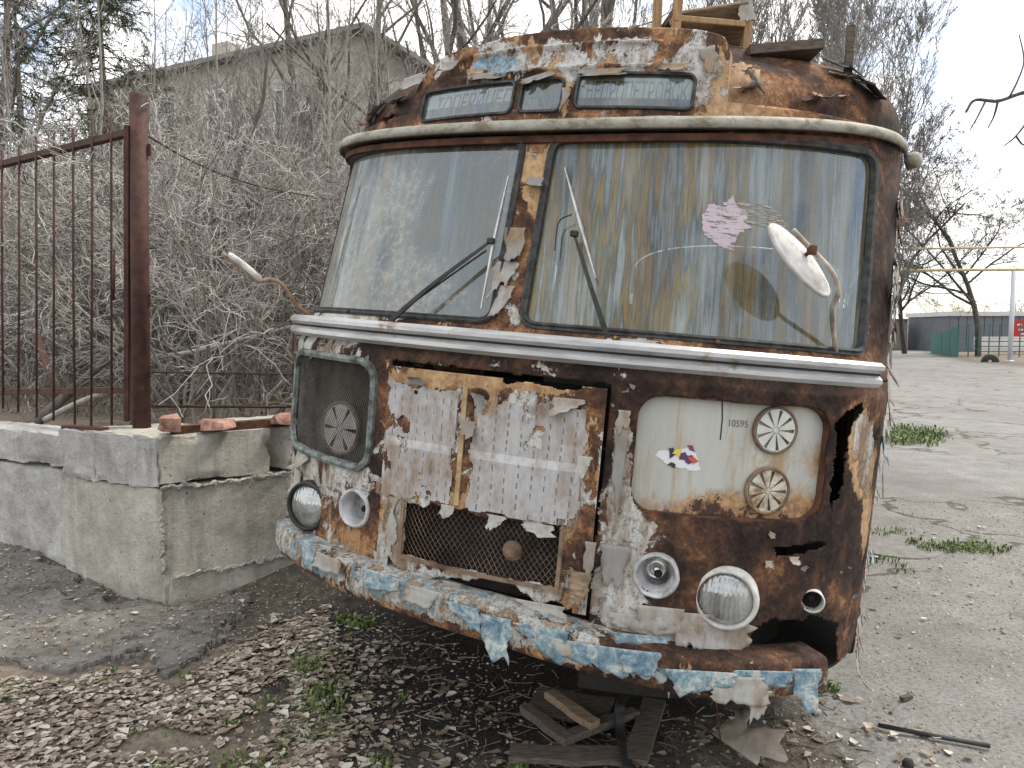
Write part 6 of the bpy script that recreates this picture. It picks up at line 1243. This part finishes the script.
# limb reaching in from the right
lim = empty('overhanging_limb', at(1045, 118, 9), 0, 'dark bare limb with drooping twigs reaching in from the right edge', 'branch'); l0 = at(1045, 118, 9)
def limb(pts, r_, nm): V, F = tube(smooth_path([at(u, v, 9+dy) for u, v, dy in pts], 16), r_, 6, scale=np.linspace(1, .45, 16)); mk(nm, rel(V, l0), F, M_['dark_twigs'], lim, smooth=True)
limb([(1050, 88, .2), (1022, 93, .1), (998, 101, 0), (975, 100, 0), (966, 112, -.1)], .03, 'main_limb')
for pts in ([(998, 101, 0), (994, 116, 0), (988, 128, 0)], [(985, 102, 0), (978, 116, -.1), (970, 130, -.1)], [(1030, 118, .1), (1016, 136, 0), (1004, 146, 0)], [(1016, 136, 0), (1022, 144, .1), (1030, 146, .2)], [(1010, 96, 0), (1018, 80, .1), (1024, 60, .2), (1019, 34, .2)], [(1060, 100, .3), (1040, 110, .1), (1030, 118, .1)]): limb(pts, .014, 'twig')

# ------------------------------------------------------------------ buildings and far right
def m_wall(name, c1, c2, brickscale=None):
    t = NT(name); n = t.noise(1.2, 8, .65); c = t.ramp(n, [(.3, c1), (.7, c2)]); return t.done(t.bsdf(c, .9, 0, t.noise(20, 5, .6), .3, .01))
M_['plaster'] = m_wall('grey_plaster', (.34, .32, .285), (.44, .42, .38)); M_['roofm'] = m_wall('dark_slate_roof', (.17, .165, .155), (.24, .23, .215)); M_['winframe'] = simple('white_window_paint', (.45, .45, .44), (.6, .6, .58), 5, .7)
t = NT('house_glass'); M_['houseglass'] = t.done(t.bsdf((.03, .035, .045), .08, 0, spec=.8))
# grey house behind the thicket: facade through two image points
qa = at(143, 81, 29.); qb = at(312, 46, 25.4); zr = (qa[2]+qb[2])/2; q0 = qa+(qb-qa)*-.4; q1 = qa+(qb-qa)*1.25; q0[2] = q1[2] = 0; L_ = np.linalg.norm(q1-q0); ex = (q1-q0)/L_; ey = np.array([-ex[1], ex[0], 0]); zt_ = 0
house = empty('grey_house', q0, math.atan2(ex[1], ex[0]), 'grey plastered house with white windows half hidden behind the thicket', 'house')
def facade_s(u, v):
    d = ray(u, v); n2 = np.array([ey[0], ey[1]]); s = (q0[:2]@n2)/(d[:2]@n2); p = d*s+np.array([0, 0, CAMH]); return (p-q0)@ex, p[2]
hb_ = MB()
V, F = box((L_/2, 4.5, zr/2), (L_/2, 4.5, zr/2)); mk('wall', V, F, M_['plaster'], house)
V = np.array([(-.4, -.45, zr), (L_+.4, -.45, zr), (L_+.4, 9.4, zr), (-.4, 9.4, zr), (3.2, 4.5, zr+.9), (L_-3.2, 4.5, zr+.9), (-.4, -.45, zr+.16), (L_+.4, -.45, zr+.16), (L_+.4, 9.4, zr+.16), (-.4, 9.4, zr+.16)]); rf = mk('roof', V, [(3, 2, 1, 0), (0, 1, 7, 6), (1, 2, 8, 7), (2, 3, 9, 8), (3, 0, 6, 9), (6, 7, 5, 4), (7, 8, 5), (8, 9, 4, 5), (9, 6, 4)], M_['roofm'], house)
cs, cz = facade_s(205, 66); V, F = box((cs, 1.0, zr+.55), (.40, .30, .60)); mk('chimney', V, F, M_['plaster'], rf)
for (u, v) in ((169, 113), (217, 110), (285, 108), (130, 116), (169, 190), (217, 192), (285, 196)):
    s, z = facade_s(u, v); wn_ = MB()
    for a, b in (((s, -.02, z+.62), (.42, .05, .05)), ((s, -.02, z-.62), (.46, .07, .05)), ((s-.40, -.02, z), (.05, .05, .62)), ((s+.40, -.02, z), (.05, .05, .62)), ((s, -.03, z), (.03, .03, .6))): wn_.add(*box(a, b))
    wo = wn_.build('window', M_['winframe'], house); V, F = box((s, -.004, z), (.40, .02, .6)); mk('pane', V, F, M_['houseglass'], wo)
# garages and sheds at the end of the lane
def shed(name, u0, u1, vt, vb, y0_, depth, wall, roof_, label, cat, parts=None, skew=0.0, roofh=.12):
    a = at(u0, vb, y0_); b = at(u1, vb, y0_+skew); a[2] = b[2] = 0; L = np.linalg.norm(b-a); h = at(u0, vt, y0_)[2]; e = empty(name, a, math.atan2(*(b-a)[[1, 0]]), label, cat); V, F = box((L/2, depth/2, h/2), (L/2, depth/2, h/2)); mk('wall', V, F, wall, e)
    V, F = box((L/2, depth/2, h+roofh/2), (L/2+.15, depth/2+.2, roofh/2)); mk('roof', V, F, roof_, e)
    if parts: parts(e, L, h)
    return e
slate = m_wall('blue_grey_sheet', (.12, .14, .165), (.16, .18, .205)); greyw = m_wall('dull_grey_garage', (.16, .15, .14), (.22, .21, .20)); tealm = m_wall('turquoise_gate_paint', (.22, .42, .42), (.28, .50, .49)); whitem = m_wall('whitewash', (.52, .52, .50), (.62, .62, .60)); greenm = m_wall('green_fence_paint', (.035, .12, .115), (.055, .17, .155)); redm = m_wall('red_hoarding', (.35, .03, .03), (.45, .05, .04)); yellowp = m_wall('yellow_gas_paint', (.36, .31, .16), (.46, .40, .22)); polem = m_wall('pale_blue_pole_paint', (.46, .50, .56), (.56, .60, .65))
def panels(e, L, h):
    n = 6
    for k in range(n): V, F = box((L*(k+.5)/n, -.06, h*.48), (L/n*.46, .03, h*.46)); mk('panel', V, F, tealm if k in (0, 3, 4) else whitem, e)
shed('garage_row', 908, 940, 327, 349, 70, 4, whitem, M_['roofm'], 'row of turquoise and white garages at the end of the lane', 'garage', panels, -6)
def door1(e, L, h): V, F = box((L*.6, -.05, h*.42), (L*.22, .03, h*.40)); mk('door', V, F, M_['roofm'], e)
shed('garage', 872, 907, 320, 350, 62, 8, greyw, M_['roofm'], 'plain dark grey garage next to the bus flank', 'garage', door1)
def part2(e, L, h):
    for k in range(12): V, F = box((L*(k+.5)/12, -.03, h*.5), (L/12*.45, .025, h*.49)); mk('cladding_panel', V, F, slate, e)
shed('shed', 948, 1052, 316, 352, 58, 6, slate, whitem, 'blue grey metal shed with pale roof behind the green fence', 'shed', part2, 0, .35)
shed('small_hut', 940, 955, 317, 350, 60, 3, whitem, M_['roofm'], 'small white hut beside the blue grey shed', 'hut', door1)
fe = at(934, 352, 52); fence = empty('green_fence', fe, 0, 'low green metal fence in front of the blue grey shed', 'fence')
def fpanel(u0, u1, y0_, y1_, vt0, vt1):
    n = max(1, int((u1-u0)/6))
    for k in range(n):
        a = at(lin(u0, u1, k/n), 352, lin(y0_, y1_, k/n)); b = at(lin(u0, u1, (k+.93)/n), 352, lin(y0_, y1_, (k+.93)/n)); h = at(u0, lin(vt0, vt1, k/n), lin(y0_, y1_, k/n))[2]; V, F = bar([*a[:2], h/2], [*b[:2], h/2], .03, h, 0)
        d = (b-a); ang = math.atan2(d[1], d[0]); V, F = box(((a+b)/2*[1, 1, 0])+[0, 0, h/2], (np.linalg.norm(d[:2])/2, .02, h/2), rotz(ang)); mk('panel', rel(V, fe), F, greenm, fence)
fpanel(931, 942, 54, 51, 333, 332); fpanel(942, 958, 51, 45, 331, 324)
for k, u in enumerate(np.linspace(958, 1050, 10)):
    V, F = bar([*at(u, 352, 45)[:2], -.1], [*at(u, 352, 45)[:2], at(u, 324, 45)[2]], .05); mk('post', rel(V, fe), F, greenm, fence)
for v in (326, 338, 349): V, F = bar(at(958, v, 45), at(1052, v, 45.), .03); mk('rail', rel(V, fe), F, greenm, fence)
for k in range(3):
    p = at(1006, 349-5*k, 50); V, F = box((p[0], p[1], max(.1, p[2])), (2.0, .35, .14)); props(mk('stacked_slab', V, F, whitem, origin=(p[0], p[1], max(0, p[2]-.14)), bevel=.03), ['bottom', 'middle', 'top'][k]+' white slab of the stack behind the green fence', 'slab')
hs_ = at(1019, 329, 52); e = empty('red_hoarding', (hs_[0], hs_[1], 0), 0, 'red and white sign board at the right picture edge', 'sign'); V, F = box((.35, 0, hs_[2]), (.75, .03, .6)); mk('board', V, F, redm, e)
for k, (x, z) in enumerate(((-.1, .3), (.45, .25), (.0, -.05), (.55, -.1), (.1, -.35))): V, F = box((x+.1, -.04, hs_[2]+z), (.16, .01, .06)); mk('print_mark', V, F, whitem, e)
for x in (-.2, .9): V, F = bar((x, .05, -.1), (x, .05, hs_[2]), .06); mk('post', V, F, greenm, e)
lp = at(1010, 355, 38); lp[2] = 0; e = empty('lamp_post', lp, 0, 'pale blue white steel post carrying the yellow gas pipes', 'post'); V, F = tube([[0, 0, -.2], [0, 0, at(1010, 271, 38)[2]]], .11, 14); mk('shaft', V, F, polem, e, smooth=True)
V, F = lathe([(.2, 0), (.2, .05), (.13, .08)], 16); mk('base_flange', V, F, polem, e)
for nm, v0, v1, r_, lb in (('gas_pipe', 271, 269, .075, 'lower yellow gas pipe crossing above the lane'), ('gas_pipe', 250, 246, .055, 'upper yellow gas pipe crossing above the lane')):
    a = at(840, v0, 38); b = at(1090, v1, 38); V, F = tube([a, (a+b)/2, b], r_, 10); props(mk(nm, V, F, yellowp, smooth=True, origin=(a+b)/2), lb, 'pipe', 'yellow gas pipes')
ty = gp(990, 362); e_ = empty('half_buried_tyre', ty, 0, 'black half buried tyre on the verge across the lane', 'tyre'); V, F = lathe([(.12, -.10), (.34, -.12), (.40, -.06), (.40, .06), (.34, .12), (.12, .10), (.12, -.10)], 30, (0, 0, .0), frame_of((.3, 1, 0))); mk('tread', V, F, M_['black'], e_, smooth=True)
# distant wood line, reads as one mass
DW = tree_pair(290, 8, .12, [(16, .55, .7, 6, .14, .04, .5, .2), (9, .5, .7, 5, .2, .02, .55, .15), (5, .5, .75, 3, .2, 0, .6, .2)], twist=.08, rmin=.012, wood='dark_twigs', tw='mid_twigs')
wv = [[], []]; 
for k in range(2):
    me = DW[k]; n = len(me.vertices); co = np.empty(n*3, np.float32); me.vertices.foreach_get('co', co); co = co.reshape(-1, 3); f = np.empty(len(me.loops), np.int32); me.loops.foreach_get('vertex_index', f); wv[k] = (co, f.reshape(-1, 4))
r9 = np.random.default_rng(9); VV, FF, n = [], [], 0
for k in range(12):
    u = r9.uniform(-60, 1100); yy = r9.uniform(85, 110); c, s = rotz(r9.uniform(0, 6.28)), r9.uniform(.6, .85)
    for co, f in wv: VV.append(co@c.T*s+[(u-CX)/FPX*yy, yy, 0]); FF.append(f+n); n += len(co)
props(mk('distant_wood', np.concatenate(VV), np.concatenate(FF), M_['mid_twigs']), 'far off line of bare woodland along the horizon', 'woodland', kind='stuff')
